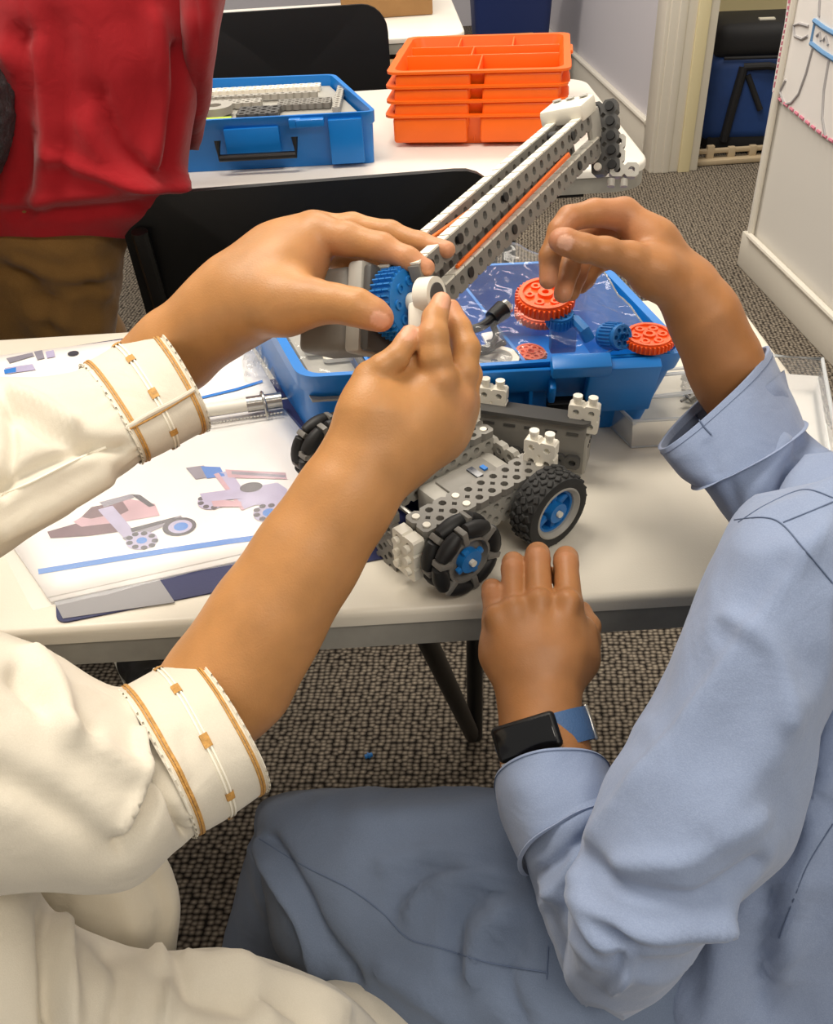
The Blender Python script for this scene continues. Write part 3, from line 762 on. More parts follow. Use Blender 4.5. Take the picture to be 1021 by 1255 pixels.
spots = {'upper': (.010, 0), 'far': (.010, -.021), 'lower': (-.012, .001), 'farlower': (-.012, -.021)}
for nm, (u, v) in spots.items():
    n_ = NB if nm in ('upper', 'far') else NB
    l0 = LEN/2 if nm in ('upper', 'far') else LEN/2+.006
    M = AM(l0, u, v)
    bmx = beam(n_, 1, BT, p=LEN/NB, M=M, hole=.22, ch=.16).build('long_beam', M_vgrey, arm, smooth=20)
    # pale edge strips that run along the beam
    s_ = MB()
    for k in range(n_):
        x = (k-(n_-1)/2)*(LEN/NB)
        s_.box((x, -.0061 if np.cross(e3, e1)@e2 < 0 else .0061, 0), (LEN/NB*.90, .0012, BT*1.02), M=M)
    s_.build('edge_rib', M_vwhite, bmx)
    for lx in ((.012, .05, LEN*.42, LEN-.04) if nm in ('upper', 'lower') else ()):
        MB().cyl(arm_n+e1*(lx)+e2*u+e3*(v+BT/2-.001), arm_n+e1*lx+e2*u+e3*(v+BT/2+.0012), .0032, n=12).build('pin', M_black, bmx)
# stand-offs between near and far beams
for l, u in ((LEN-.035, .010), (.03, .010), (LEN-.03, -.012), (.03, -.012)):
    MB().cyl(arm_n+e1*l+e2*u+e3*-.018, arm_n+e1*l+e2*u, .0042, n=12).build('standoff', M_black, arm)
# rubber bands stretched between the beams
for a_, c_ in (((.04, -.0035, .003), (LEN*.80, .002, .005)), ((.045, -.0045, .001), (LEN*.81, .0, .004)), ((.03, .0165, -.009), (LEN*.42, .010, -.011)), ((.03, .0145, -.010), (LEN*.42, .008, -.010))):
    MB().tube([arm_n+e1*a_[0]+e2*a_[1]+e3*a_[2], arm_n+e1*c_[0]+e2*c_[1]+e3*c_[2]], .0013, n=8).build('rubber_band', M_band, arm)
# white block and end plates
def blk(l, u, v, dl, du, dv, bev=.002): 
    return MB().box((l, u, v), (dl, du, dv), bev=bev, M=MAT(arm_n, e1, e2, e3))
blk(LEN-.004, .0195, -.012, .030, .013, .036, .003).build('end_block', M_vwhite, arm)
for v in (-.001, -.012, -.023):
    MB().cyl(arm_n+e1*(LEN+.004)+e2*.027+e3*v, arm_n+e1*(LEN+.004)+e2*.0275+e3*v, .0035, n=12).build('block_hole', M_vlight, arm)
blk(LEN+.010, .002, .0006, .022, .026, .006, .003).build('bracket', M_vlight, arm)
blk(LEN+.006, -.016, -.001, .024, .014, .008, .003).build('bracket', M_vlight, arm)
blk(LEN+.002, -.004, -.022, .024, .030, .006, .003).build('bracket', M_vlight, arm)
# dark plate across the tip, studs facing the viewer
dn = nrm(CV(-.42, -.10, .9)); du_ = nrm(np.cross(dn, np.cross(CV(-.05, 1, .05), dn))); dr_ = np.cross(du_, dn)
DC = W(742, 170, .715); DM = MAT(DC, dr_, du_, dn)
if PJ(DC+dr_*.01)[0] < PJ(DC)[0]: DM = MAT(DC, -dr_, du_, -dn) @ Matrix.Rotation(0, 4, 'X')
pl = beam(2, 5, .010, p=.0112, M=MAT(DC, dr_, du_, dn)).build('end_plate', M_vdark, arm, smooth=20)
sb = MB()
for i in (-.5, .5):
    for j in (-2, -1, 0, 1, 2): 
        if (i, j) in ((-.5, -1), (-.5, -2)): continue
        sb.cyl((i*.0112, j*.0112, .004), (i*.0112, j*.0112, .0075), .0035, n=12, M=MAT(DC, dr_, du_, dn))
sb.build('stud', M_black, arm)
for j in (-1, -2): MB().cyl((-.0056, j*.0112, .004), (-.0056, j*.0112, .008), .003, n=12, M=MAT(DC, dr_, du_, dn)).build('pin', M_vwhite, arm)
LM = MAT(W(763, 195, .712), nrm(CV(1, -.05, .1)), nrm(CV(.05, 1, 0)), nrm(CV(-.1, 0, 1)))
lp = MB(); beam(1, 3, .006, p=.0112, M=LM @ TR((-.004, .002, 0)), mb=lp, hole=.24); beam(1, 1, .006, p=.0112, M=LM @ TR((.0072, -.0092, 0)), mb=lp, hole=.24)
lp.cyl((-.008, -.016, 0), (-.008, -.022, 0), .003, n=10, M=LM); lp.cyl((.002, -.016, 0), (.002, -.022, 0), .003, n=10, M=LM)
lp.build('angle_bracket', M_vlight, arm, smooth=20)
# gear and motor at the near end
gx = nrm(CV(.80, -.06, .60)); gc = W(491, 372, .527)
gy = nrm(np.cross(nrm(UP), gx)); gz = np.cross(gx, gy)
GM = MAT(gc, gy, gz, gx)                                  # local z = gear axis
def gear(M, r, th, nt, mb=None):
    mb = mb or MB(); vs = []; fs = []
    prof = []
    for k in range(nt):
        a = 2*PI*k/nt; w_ = 2*PI/nt
        for f, q in ((-.5, .90), (-.25, .90), (-.12, 1.0), (.12, 1.0), (.25, .90)): prof.append((r*q*math.cos(a+f*w_), r*q*math.sin(a+f*w_)))
    return mb.prism(prof, -th/2, th/2, M=M)
g = MB()
for k in (-1, 0, 1): gear(GM @ TR((0, 0, k*.0048)), .0215, .0042, 36, g)
g.lathe([(.004, -.007), (.0192, -.007), (.0192, .0072), (.016, .0078), (.004, .0078)], 36, M=GM, close=True)
gear_o = g.build('gear', M_blue2, arm, smooth=20)
for k in range(8):
    t_ = k*PI/4+.3; MB().lathe([(.0016, .0075), (.0030, .0075), (.0030, .0090), (.0016, .0090)], 12, M=GM @ TR((.0125*math.cos(t_), .0125*math.sin(t_), 0)), close=True).build('gear_hole', M_blue2, gear_o)
mm = MAT(gc-gx*.011, gx, nrm(np.cross(gx, gy))*1.0, gy)
MOT = MAT(gc-gx*.010, -gx, nrm(np.cross(gy, -gx))*-1, gy)
MM = MAT(gc, -gx, gz, gy)
MB().box((.0125, -.004, 0), (.006, .050, .034), bev=.002, M=MM).build('motor_plate', M_vdark, arm)
MB().box((.0215, -.003, 0), (.012, .054, .036), bev=.003, M=MM).build('motor_cap', M_vlight, arm)
MB().box((.047, -.003, 0), (.040, .050, .034), bev=.005, seg=3, M=MM).build('motor_body', M_vgrey, arm)
beam(3, 1, .006, M=MM @ TR((.014, -.031, .006)) @ Matrix.Rotation(PI/2, 4, 'Z')).build('motor_mount', M_vdark, arm, smooth=20)
MB().box((.016, -.033, .010), (.018, .012, .014), bev=.002, M=MM).build('mount_block', M_vwhite, arm)
hb = MB(); p0 = gc+gx*.008; p1 = W(523, 363, .508)
hb.cyl(p0, p0+gx*.006, .0058, n=20); hb.build('shaft_collar', M_vwhite, arm)
hb = MB(); hb.cyl(W(528, 362, .512)-e3*.006, W(528, 362, .512)+e3*.004, .0105, n=24); hb.build('beam_end', M_vwhite, arm)
hb = MB(); hb.cyl(W(528, 362, .512)+e3*.0035, W(528, 362, .512)+e3*.0048, .0070, n=24); hb.build('beam_hole', M_vdark, arm)
hb = MB(); hb.box((0, 0, 0), (.010, .034, .008), bev=.002, M=MAT(W(511, 408, .515), nrm(CV(1, 0, 0)), nrm(CV(0, 1, .1)), nrm(CV(0, -.1, 1)))); hb.build('link_beam', M_vwhite, arm)

# ================================================================== open binder
ZP = TZ+.006
bu = nrm(np.array([math.cos(math.radians(12)), math.sin(math.radians(12)), 0])); bv = nrm(np.array([-.29, .957, 0]))
BO = T(70, 766, TZ); BO[2] = TZ
binder = thing('ring_binder', BO, 'open navy ring binder with printed robot instructions lying on the ivory table', 'binder')
def bp(u, v, z=0): return BO+bu*u+bv*v+np.array([0, 0, z])
def flat(pts, z0, z1): 
    m = MB(); n = len(pts); m.raw([np.array((p[0], p[1], z0)) for p in pts]+[np.array((p[0], p[1], z1)) for p in pts], [tuple(reversed(range(n))), tuple(range(n, 2*n))]+[(i, (i+1) % n, n+(i+1) % n, n+i) for i in range(n)]); return m
def bq(u0, v0, u1, v1, r=.008): return [bp(*p) for p in rrect(u0, v0, u1, v1, r, 4)]
flat(bq(0, 0, .30, .27), TZ+.0003, TZ+.0014).build('cover', M_navy, binder)
flat(bq(0, .275, .30, .315, .003), TZ+.0003, TZ+.0014).build('spine', M_navy, binder)
flat(bq(-.02, .32, .20, .468), TZ+.0003, TZ+.0014).build('cover', M_navy, binder)
flat([T(78, 760), T(46, 700), T(120, 690), T(196, 712), T(215, 740)], TZ+.0014, TZ+.0018).build('cover_pocket', M_greyv, binder)
# page stack and top sheets
def page(pxs, z, name='page', mt=M_paper, nu=14, nv=10, wob=.0016, seed=0, th=.0016):
    """quad of pixels on the table, gently wavy sheet with thickness"""
    q = [T(x, y, z) for x, y in pxs]; vs = []; fs = []
    for s_ in (0, 1):
        for i in range(nu+1):
            for j in range(nv+1):
                a = i/nu; c = j/nv
                p = (q[0]*(1-a)+q[1]*a)*(1-c)+(q[3]*(1-a)+q[2]*a)*c
                h = wob*(noise.noise(Vector((p[0]*14+seed, p[1]*14, 0)))+.4*noise.noise(Vector((p[0]*50+seed, p[1]*50, 3))))
                vs.append(p+np.array([0, 0, h-(th if s_ else 0)]))
    k = (nu+1)*(nv+1)
    for i in range(nu):
        for j in range(nv):
            a = i*(nv+1)+j; f = (a, a+nv+1, a+nv+2, a+1); fs.append(f); fs.append(tuple(k+x for x in reversed(f)))
    bd = [i*(nv+1) for i in range(nu+1)]+[nu*(nv+1)+j for j in range(1, nv+1)]+[i*(nv+1)+nv for i in range(nu-1, -1, -1)]+[j for j in range(nv-1, 0, -1)]
    for x, y in zip(bd, bd[1:]+bd[:1]): fs.append((x, y, k+y, k+x))
    if th < .0002: vs = vs[:k]; fs = [f for f in fs if max(f) < k]
    m = MB().raw(vs, fs); m.build(name, mt, binder, smooth=180); return m
page([(62, 737), (470, 648), (345, 498), (-60, 560)], TZ+.0030, wob=.0001, th=.0014, name='page_stack')
pg = page([(58, 732), (468, 640), (342, 505), (-45, 565)], TZ+.0040, seed=2, wob=.0002, th=.0006)
pg2 = page([(-90, 558), (340, 482), (292, 398), (-90, 447)], TZ+.0042, seed=5, wob=.0002, th=.0022)
bv1 = bvh_of(pg, pg2)
PRN = [0]
def pr(poly, m, name='print'):
    PRN[0] += 1
    """flat print lying on the page"""
    pts = []
    for x, y in poly:
        r = nrm(W(x, y, 1)-CAM); h = bv1.ray_cast(Vector(CAM), Vector(r))
        p = np.array(h[0]) if h[0] is not None else T(x, y, TZ+.0042)
        pts.append(p+np.array([0, 0, .0003+.000012*PRN[0]]))
    MB().slab(pts, (0, 0, 1), .00001).build(name, m, binder, smooth=0)
def strip(pts, w, m):
    for (x0, y0), (x1, y1) in zip(pts[:-1], pts[1:]):
        L_ = math.hypot(x1-x0, y1-y0); k = max(1, int(L_/30)); nx_, ny_ = -(y1-y0)/L_*w/2, (x1-x0)/L_*w/2
        a = [(x0+(x1-x0)*i/k, y0+(y1-y0)*i/k) for i in range(k+1)]
        pr([(x+nx_, y+ny_) for x, y in a]+[(x-nx_, y-ny_) for x, y in reversed(a)], m, 'printed_line')
def ell(cx, cy, rx, ry, n=18, rot=-.15): 
    return [(cx+rx*math.cos(2*PI*i/n)*math.cos(rot)-ry*math.sin(2*PI*i/n)*math.sin(rot), cy+rx*math.cos(2*PI*i/n)*math.sin(rot)+ry*math.sin(2*PI*i/n)*math.cos(rot)) for i in range(n)]
def pwheel(cx, cy, rx, ry, hub=True):
    pr(ell(cx, cy, rx, ry), M_ink_lav); n = 9
    for k in range(n):
        a = 2*PI*k/n; x = cx+rx*.80*math.cos(a); y = cy+ry*.80*math.sin(a); pr(ell(x, y, rx*.22, ry*.24, 8), M_ink_dark)
    if hub: pr(ell(cx, cy, rx*.34, ry*.36, 10), M_ink_blue)
strip([(47, 701), (120, 689), (200, 676), (280, 664), (348, 655)], 6.5, M_ink_blue)
# left drawing
pr([(58, 652), (100, 640), (150, 634), (160, 650), (110, 657), (62, 660)], M_ink_maroon)
pr([(90, 640), (120, 622), (160, 612), (190, 618), (196, 632), (150, 640), (100, 646)], M_ink_pink)
pr([(100, 634), (112, 622), (150, 614), (158, 626), (130, 640)], M_ink_maroon)
pr([(122, 616), (160, 606), (165, 610), (128, 622)], M_ink_grey)
pr([(160, 606), (172, 607), (190, 620), (183, 622)], M_ink_dark)
pr([(120, 625), (138, 620), (168, 655), (152, 660)], M_ink_lav)
pr([(150, 660), (196, 640), (222, 632), (224, 636), (190, 650), (160, 667)], M_ink_grey)
pr([(160, 648), (215, 634), (217, 637), (162, 653)], M_ink_dark)
pwheel(174, 663, 20, 11); pr(ell(220, 646, 21, 11), M_ink_dark); pr(ell(221, 646, 15, 8), M_ink_lav); pr(ell(222, 646, 9, 5), M_ink_blue)
# right drawing
pr([(228, 574), (250, 571), (258, 585), (240, 588)], M_ink_grey); pr([(246, 572), (270, 573), (276, 584), (254, 587)], M_ink_blue)
pr([(262, 582), (282, 577), (312, 620), (296, 626)], M_ink_lav); pr([(262, 582), (268, 580), (300, 625), (296, 626)], M_ink_pink)
pr([(276, 576), (350, 580), (352, 588), (280, 586)], M_ink_pink)
pr([(284, 578), (350, 583), (350, 586), (284, 582)], M_ink_grey)
pr([(296, 600), (340, 592), (352, 600), (352, 618), (306, 620)], M_ink_lav)
pwheel(330, 629, 20, 11, False); pr(ell(330, 629, 8, 5), M_ink_blue); pr(ell(308, 598, 14, 6), M_ink_dark); pwheel(260, 615, 18, 10, False)
pr([(258, 612), (296, 616), (296, 622), (262, 622)], M_ink_pink)
pr([(245, 606), (290, 600), (296, 612), (250, 616)], M_ink_lav)
# upper page prints
pr([(8, 440), (40, 433), (42, 437), (12, 446)], M_ink_grey); pr([(6, 452), (40, 447), (44, 454), (10, 459)], M_ink_lav); pr([(5, 454), (20, 451), (20, 457), (6, 459)], M_ink_blue)
pr([(42, 432), (52, 430), (55, 440), (46, 442)], M_ink_grey); pr(ell(90, 434, 7, 3), M_ink_dark); pr([(56, 432), (66, 430), (68, 438), (58, 440)], M_ink_lav)
strip([(236, 491), (290, 478), (322, 468)], 3, M_ink_blue)
pwheel(240, 468, 9, 5, False); pwheel(262, 438, 9, 5, False)
# clear sleeve over the sheets and its highlights
page([(40, 748), (484, 646), (348, 500), (-55, 566)], TZ+.0082, name='page_sleeve', mt=M_sleeve, seed=11, wob=.0020, nu=40, nv=24, th=.0001)
# ring mechanism
r0, r1 = T(120, 522, TZ+.016), T(338, 491, TZ+.016)
MB().tube([r0, r1], .0065, n=14).build('ring_bar', M_vwhite, binder)
MB().tube([r1-nrm(r1-r0)*.028, r1+nrm(r1-r0)*.006], .0078, n=14).build('ring_lever', M_steel, binder)
for f in (.1, .55, .93):
    c = r0*(1-f)+r1*f; c = c.copy(); c[2] = TZ+.006
    MB().tube([c+bv*.014*math.cos(t_)+np.array([0, 0, .020*math.sin(t_)]) for t_ in np.linspace(0, PI, 12)], .0016, n=8).build('ring', M_steel, binder)
for k in range(24):
    c = T(250, 521, TZ+.009)*(1-k/23)+T(345, 506, TZ+.009)*(k/23); MB().box((c[0], c[1], c[2]+.0003), (.0022, .0022, .0008)).build('perforation', M_vlight, binder)
# crumpled clear bag next to the binder
t = thing('plastic_bag', T(330, 446, TZ), 'crumpled clear plastic bag lying between the binder and the blue bin', 'bag')
def crumple(pxs, z, amp, seed, nu=22, nv=16, fq=60):
    q = [T(x, y, z) for x, y in pxs]; vs = []; fs = []
    for i in range(nu+1):
        for j in range(nv+1):
            a = i/nu; c = j/nv; p = (q[0]*(1-a)+q[1]*a)*(1-c)+(q[3]*(1-a)+q[2]*a)*c
            e = min(1, 6*min(a, 1-a, c, 1-c)+.15)
            vs.append(p+np.array([0, 0, .003+amp*e*abs(noise.fractal(Vector((p[0]*fq+seed, p[1]*fq, 0)), 1, 2, 3))*1.4]))
    for i in range(nu):
        for j in range(nv): a = i*(nv+1)+j; fs.append((a, a+nv+1, a+nv+2, a+1))
    return MB().raw(vs, fs)
crumple([(300, 470), (345, 482), (338, 415), (295, 425)], TZ+.002, .022, 3).build('bag_film', M_bag, t, smooth=180)

# ================================================================== blue kit bins
def bin_shell(base, top, h, th=.004):
    """base and top rings: 4 xy corners FL FR BR BL; rounded walled tub"""
    def ring(c, r, z, n=5):
        out = []
        for i in range(4):
            p = np.array(c[i]); a = nrm(np.array(c[i-1])-p); d = nrm(np.array(c[(i+1) % 4])-p)
            p0 = p+a*r; p1 = p+d*r
            for k in range(n+1): t_ = k/n; q = p0*(1-t_)**2+p*2*t_*(1-t_)+p1*t_**2; out.append((q[0], q[1], z))
        return out
    def inset(c, d):
        m = np.mean(c, 0); return [np.array(p)+nrm(m-np.array(p))*d*1.35 for p in c]
    mixc = lambda t_: [np.array(b_)*(1-t_)+np.array(u_)*t_ for b_, u_ in zip(base, top)]
    rings = [ring(base, .012, TZ+.0005), ring(mixc(.75), .016, TZ+h*.75), ring(inset(mixc(.8), -.003), .017, TZ+h*.79), ring(inset(top, -.003), .018, TZ+h), ring(inset(top, th), .014, TZ+h), ring(inset(mixc(.1), th), .012, TZ+.006)]
    vs = [v for r in rings for v in r]; n = len(rings[0]); fs = []
    for k in range(len(rings)-1):
        for i in range(n): j = (i+1) % n; fs.append((k*n+i, k*n+j, (k+1)*n+j, (k+1)*n+i))
    fs.append(tuple(reversed(range(n)))); fs.append(tuple(range((len(rings)-1)*n, len(rings)*n)))
    return MB().raw(vs, fs)
xy = lambda p: np.array([p[0], p[1]])
H1 = .092
top1 = [xy(T(371, 461, TZ+H1)), xy(T(842, 431, TZ+H1)), xy(T(733, 318, TZ+H1)), xy(T(300, 338, TZ+H1))]
base1 = [xy(T(386, 541, TZ)), xy(T(744, 512, TZ)), top1[2]+np.array([-.012, .004]), xy(T(302, 410, TZ))]
base1[1] = top1[1]+np.array([-.022, .03])
bin1 = thing('storage_bin', (float(np.mean([p[0] for p in base1])), float(np.mean([p[1] for p in base1])), TZ), 'open blue storage bin full of parts standing behind the robot', 'bin')
bin_shell(base1, top1, H1).build('bin_shell', M_blue, bin1, smooth=40)
def onfront(x, y, o=.001):
    """point on the front wall of the first bin"""
    a = np.array([*base1[0], TZ]); c = np.array([*base1[1], TZ]); d = np.array([*top1[0], TZ+H1]); n = nrm(np.cross(c-a, d-a)); n = n if n[1] < 0 else -n
    return PLN(x, y, a+n*o, n), n
def frontbox(x, y, s, m, name, o=.003):
    p, n = onfront(x, y, o); ux = nrm(np.cross(n, np.array([0, 0, 1.]))); uz = np.cross(ux, n)
    if ux[0] < 0: ux = -ux
    return MB().box((0, 0, 0), s, bev=.002, M=MAT(p, ux, n, uz)).build(name, m, bin1)
frontbox(760, 472, (.060, .012, .062), M_blue, 'latch_panel')
frontbox(712, 448, (.05, .016, .014), M_blue, 'latch')
frontbox(676, 478, (.006, .014, .022), M_blue, 'handle_lug', .006)
frontbox(694, 494, (.035, .010, .010), M_blackplastic, 'handle', .008)
frontbox(560, 470, (.16, .004, .03), M_blue, 'front_panel', .001)
frontbox(470, 500, (.05, .004, .05), M_blue, 'front_panel', .001)
ZT = TZ+H1
# inner divider / back panel
bl, br, fl, fr = [np.array([*top1[i], ZT]) for i in (3, 2, 0, 1)]
def inb(u, v, z): return (fl*(1-u)+fr*u)*(1-v)+(bl*(1-u)+br*u)*v+np.array([0, 0, z])
d_ = MB().slab([inb(.60, .03, -.08), inb(.60, .97, -.08), inb(.60, .97, -.012), inb(.60, .03, -.012)], fr-fl, .003); d_.build('divider', M_blue, bin1)
d_ = MB().slab([inb(.19, .03, -.08), inb(.19, .97, -.08), inb(.19, .97, -.005), inb(.19, .03, -.005)], fr-fl, .003); d_.build('divider', M_blue, bin1)
# clear lid tray on the left with black border and sensors under it
t = thing('parts_tray', inb(.1, .3, -.03), 'clear lidded tray of white sensors in the corner of the blue bin', 'tray')
zb = -.030
m = MB()
for a_, c_ in (((.02, .03), (.18, .03)), ((.18, .03), (.18, .75)), ((.02, .75), (.18, .75)), ((.02, .03), (.02, .75))):
    m.tube([inb(*a_, zb+.022), inb(*c_, zb+.022)], .0035, n=8)
m.build('tray_rim', M_vdark, t)
MB().slab([inb(.02, .03, zb), inb(.18, .03, zb), inb(.18, .75, zb), inb(.02, .75, zb)], (0, 0, 1), .002).build('tray_floor', M_vlight, t)
crm = MB(); vs = []; fs = []
for i in range(21):
    for j in range(21):
        p = inb(.02+.16*i/20, .03+.72*j/20, zb+.027); vs.append(p+np.array([0, 0, .004*noise.noise(Vector(p*55))]))
for i in range(20):
    for j in range(20): a_ = i*21+j; fs.append((a_, a_+21, a_+22, a_+1))
crm.raw(vs, fs).build('tray_lid', M_bag, t, smooth=180)
def sensor(px, py, z, s, rz_, label):
    p = T(px, py, z); tt = thing('sensor', p, label, 'sensor'); M = TR([float(v) for v in p]) @ Matrix.Rotation(rz_, 4, 'Z')
    MB().box((0, 0, s[2]/2), s, bev=.005, seg=3, M=M).build('case', M_vwhite, tt, smooth=60)
    MB().box((-.001, .004, s[2]+.0003), (s[0]*.62, s[1]*.45, .0015), bev=.0006, M=M).build('display', M_lcd, tt)
    MB().box((-.004, .004, s[2]+.0013), (s[0]*.18, s[1]*.16, .0006), M=M).build('display_icon', M_vwhite, tt)
    MB().box((.006, .004, s[2]+.0013), (s[0]*.2, s[1]*.16, .0006), M=M).build('display_icon', M_vwhite, tt)
sensor(392, 428, ZT-.026, (.030, .030, .012), .1, 'white sensor with a dark display under the clear tray lid')
sensor(416, 441, ZT-.027, (.030, .012, .006), .1, 'thin white connector block beside the sensor under the tray lid')
# black cables and pulley wheel
def cable(pxs, z, r, label, plug=True):
    P = catmull([T(x, y, z+dz) for x, y, dz in pxs], 8); tt = thing('cable', P[0], label, 'cable', 'black cables in the blue bin')
    MB().tube(P, r, n=10).build('cord', M_black, tt)
    if plug:
        d = nrm(P[1]-P[0]); MB().cyl(P[0]-d*.012, P[0]+d*.004, r*2.2, r*1.8, n=14).build('plug', M_blackplastic, tt); MB().cyl(P[0]-d*.018, P[0]-d*.010, r*1.7, n=12).build('plug_tip', M_steel, tt)
cable([(606, 388, .004), (590, 400, .0), (570, 405, -.004), (548, 408, -.01)], ZT, .0042, 'thick black cable end with silver plug in the blue bin')
cable([(604, 398, .0), (608, 412, 0), (598, 425, 0), (575, 428, -.006), (552, 425, -.01)], ZT-.004, .0030, 'black cable curling round below the silver plug', False)
cable([(618, 420, -.004), (600, 428, -.004), (580, 434, -.006), (560, 437, -.01)], ZT-.008, .0030, 'black cable lying over the white ring', False)
t = thing('pulley_ring', T(608, 440, ZT-.018), 'white plastic ring half hidden at the front wall of the blue bin', 'ring')
M = TR([float(v) for v in T(606, 443, ZT-.016)])
MB().lathe([(.016, -.004), (.022, -.004), (.022, .004), (.016, .004)], 36, M=M, close=True).build('ring', M_vwhite, t); MB().lathe([(.003, -.002), (.016, -.002), (.016, .001), (.003, .001)], 30, M=M, close=True).build('web', M_vlight, t)
t = thing('parts_packet', T(615, 415, ZT-.03), 'small printed packet under the black cables', 'packet')
MB().slab([T(590, 412, ZT-.02), T(612, 408, ZT-.02), T(618, 424, ZT-.02), T(598, 430, ZT-.02)], (0, 0, 1), .003).build('packet', M_paper, t)
MB().slab([T(596, 417, ZT-.0168), T(610, 414, ZT-.0168), T(611, 418, ZT-.0168), T(598, 421, ZT-.0168)], (0, 0, 1), .0002).build('packet_print', M_ink_dark, t)
def gear_thing(px, py, z, r, th, nt, mt, tilt, label, grp=None):
    p = T(px, py, z); tt = thing('toy_gear', p, label, 'gear', grp); M = TR([float(v) for v in p]) @ Matrix.Rotation(tilt[0], 4, 'X') @ Matrix.Rotation(tilt[1], 4, 'Y')
    g_ = gear(M, r, th, nt); g_.lathe([(r*.75, -th*.8), (r*.88, -th*.8), (r*.88, th*.8), (r*.75, th*.8)], 28, M=M, close=True); g_.lathe([(.003, -th*.9), (r*.25, -th*.9), (r*.25, th*.9), (.003, th*.9)], 16, M=M, close=True)
    g_.build('gear_wheel', mt, tt, smooth=25)
    for k in range(6):
        a_ = k*PI/3; MB().lathe([(.002, th*.4), (.0042, th*.4), (.0042, th*.75), (.002, th*.75)], 12, M=M @ TR((r*.52*math.cos(a_), r*.52*math.sin(a_), 0)), close=True).build('gear_eyelet', mt, tt)
gear_thing(668, 366, ZT+.034, .026, .008, 36, M_orange2, (.18, 0), 'large orange gear standing proud of the clear film in the blue bin')
gear_thing(664, 382, ZT-.008, .026, .006, 36, M_orange2, (.15, 0), 'orange gear lying underneath the large orange gear')
gear_thing(795, 415, ZT+.008, .022, .006, 36, M_orange2, (.05, 0), 'flat orange gear in the right corner of the blue bin')
gear_thing(650, 436, ZT-.020, .015, .006, 24, M_orange2, (.1, .1), 'small orange gear low at the front wall of the blue bin')
gear_thing(686, 390, ZT+.022, .0125, .008, 24, M_blue2, (.25, 0), 'blue gear beside the large orange gear')
gear_thing(752, 412, ZT+.012, .012, .014, 24, M_blue2, (1.2, .5), 'blue gear tipped on edge next to the flat orange gear')
t = thing('blue_bracket', T(700, 410, ZT-.02), 'blue plastic bracket curving down from the blue gear', 'bracket')
MB().tube([T(690, 392, ZT+.020), T(706, 394, ZT+.020), T(716, 405, ZT+.016), T(722, 416, ZT+.008)], .0055, n=10).build('arm', M_blue2, t); MB().box(tuple(T(690, 412, ZT-.016)), (.024, .012, .030), bev=.002).build('block', M_blue2, t)
# wavy clear film / blister over the right part of the bin
t = thing('clear_insert', inb(.5, .2, -.03), 'wavy clear plastic insert covering the gears in the blue bin', 'insert')
vs = []; fs = []; nu, nv = 64, 36
for i in range(nu+1):
    for j in range(nv+1):
        u = .21+.76*i/nu; v = .03+.90*j/nv; p = inb(u, v, 0)
        z = .012*math.sin(u*17+2.0*v)*(.35+.65*v)+.005*noise.noise(Vector((u*22, v*14, 1)))+.016*math.exp(-((u-.64)/.1)**2-((v-.55)/.3)**2)+.02*v-.004
        vs.append(p+np.array([0, 0, z]))
for i in range(nu):
    for j in range(nv): a_ = i*(nv+1)+j; fs.append((a_, a_+nv+1, a_+nv+2, a_+1))
MB().raw(vs, fs).build('film', M_bag, t, smooth=180)
E_ = [vs[i*(nv+1)] for i in range(nu+1)]; MB().tube(E_, .0009, n=6).build('film_edge', M_frost, t)
E_ = [vs[i*(nv+1)+nv] for i in range(nu+1)]; MB().tube(E_, .0009, n=6).build('film_edge', M_frost, t)
E_ = [vs[nu*(nv+1)+j] for j in range(nv+1)]; MB().tube(E_, .0009, n=6).build('film_edge', M_frost, t)

# second case on the far table
P = lambda x, y: xy(T(x, y, TZ+.085))
top2 = [xy(T(195, 150, TZ+.085)), xy(T(459, 136, TZ+.085)), xy(T(408, 91, TZ+.085)), xy(T(170, 100, TZ+.085))]
base2 = [top2[0]+np.array([.004, .012]), top2[1]+np.array([-.004, .012]), top2[2]+np.array([-.004, -.004]), top2[3]+np.array([.004, -.004])]
bin2 = thing('kit_case', (float(np.mean([p[0] for p in base2])), float(np.mean([p[1] for p in base2])), TZ), 'open blue case with black handle and silver parts on the white table', 'case')
H1_, ZT_ = H1, ZT
bin_shell(base2, top2, .085).build('case_shell', M_blue, bin2, smooth=40)
F2 = [np.array([*top2[i], TZ+.085]) for i in range(4)]
def in2(u, v, z): return (F2[0]*(1-u)+F2[1]*u)*(1-v)+(F2[3]*(1-u)+F2[2]*u)*v+np.array([0, 0, z])
def front2(u, z, s, m, name, o=0):
    p = in2(u, 0, z-.085)+np.array([0, -.002-o, 0]); return MB().box(tuple(p), s, bev=.002).build(name, m, bin2)
front2(.86, .042, (.055, .014, .07), M_blue, 'latch_panel'); front2(.70, .075, (.045, .022, .012), M_blue, 'latch', .004); front2(.63, .075, (.02, .02, .014), M_blue, 'latch', .003)
front2(.42, .045, (.09, .006, .05), M_blue, 'front_panel')
h_ = MB(); q0 = in2(.26, 0, -.03)+np.array([0, -.012, 0]); q1 = in2(.62, 0, -.03)+np.array([0, -.012, 0]); dn_ = np.array([0, -.006, -.026])
h_.tube([q0, q0+dn_, q1+dn_, q1], .0058, n=8); h_.build('handle', M_blackplastic, bin2)
MB().slab([in2(.03, .04, -.02), in2(.97, .04, -.02), in2(.97, .96, -.02), in2(.03, .96, -.02)], (0, 0, 1), .003).build('inner_tray', M_vlight, bin2)
k = 0
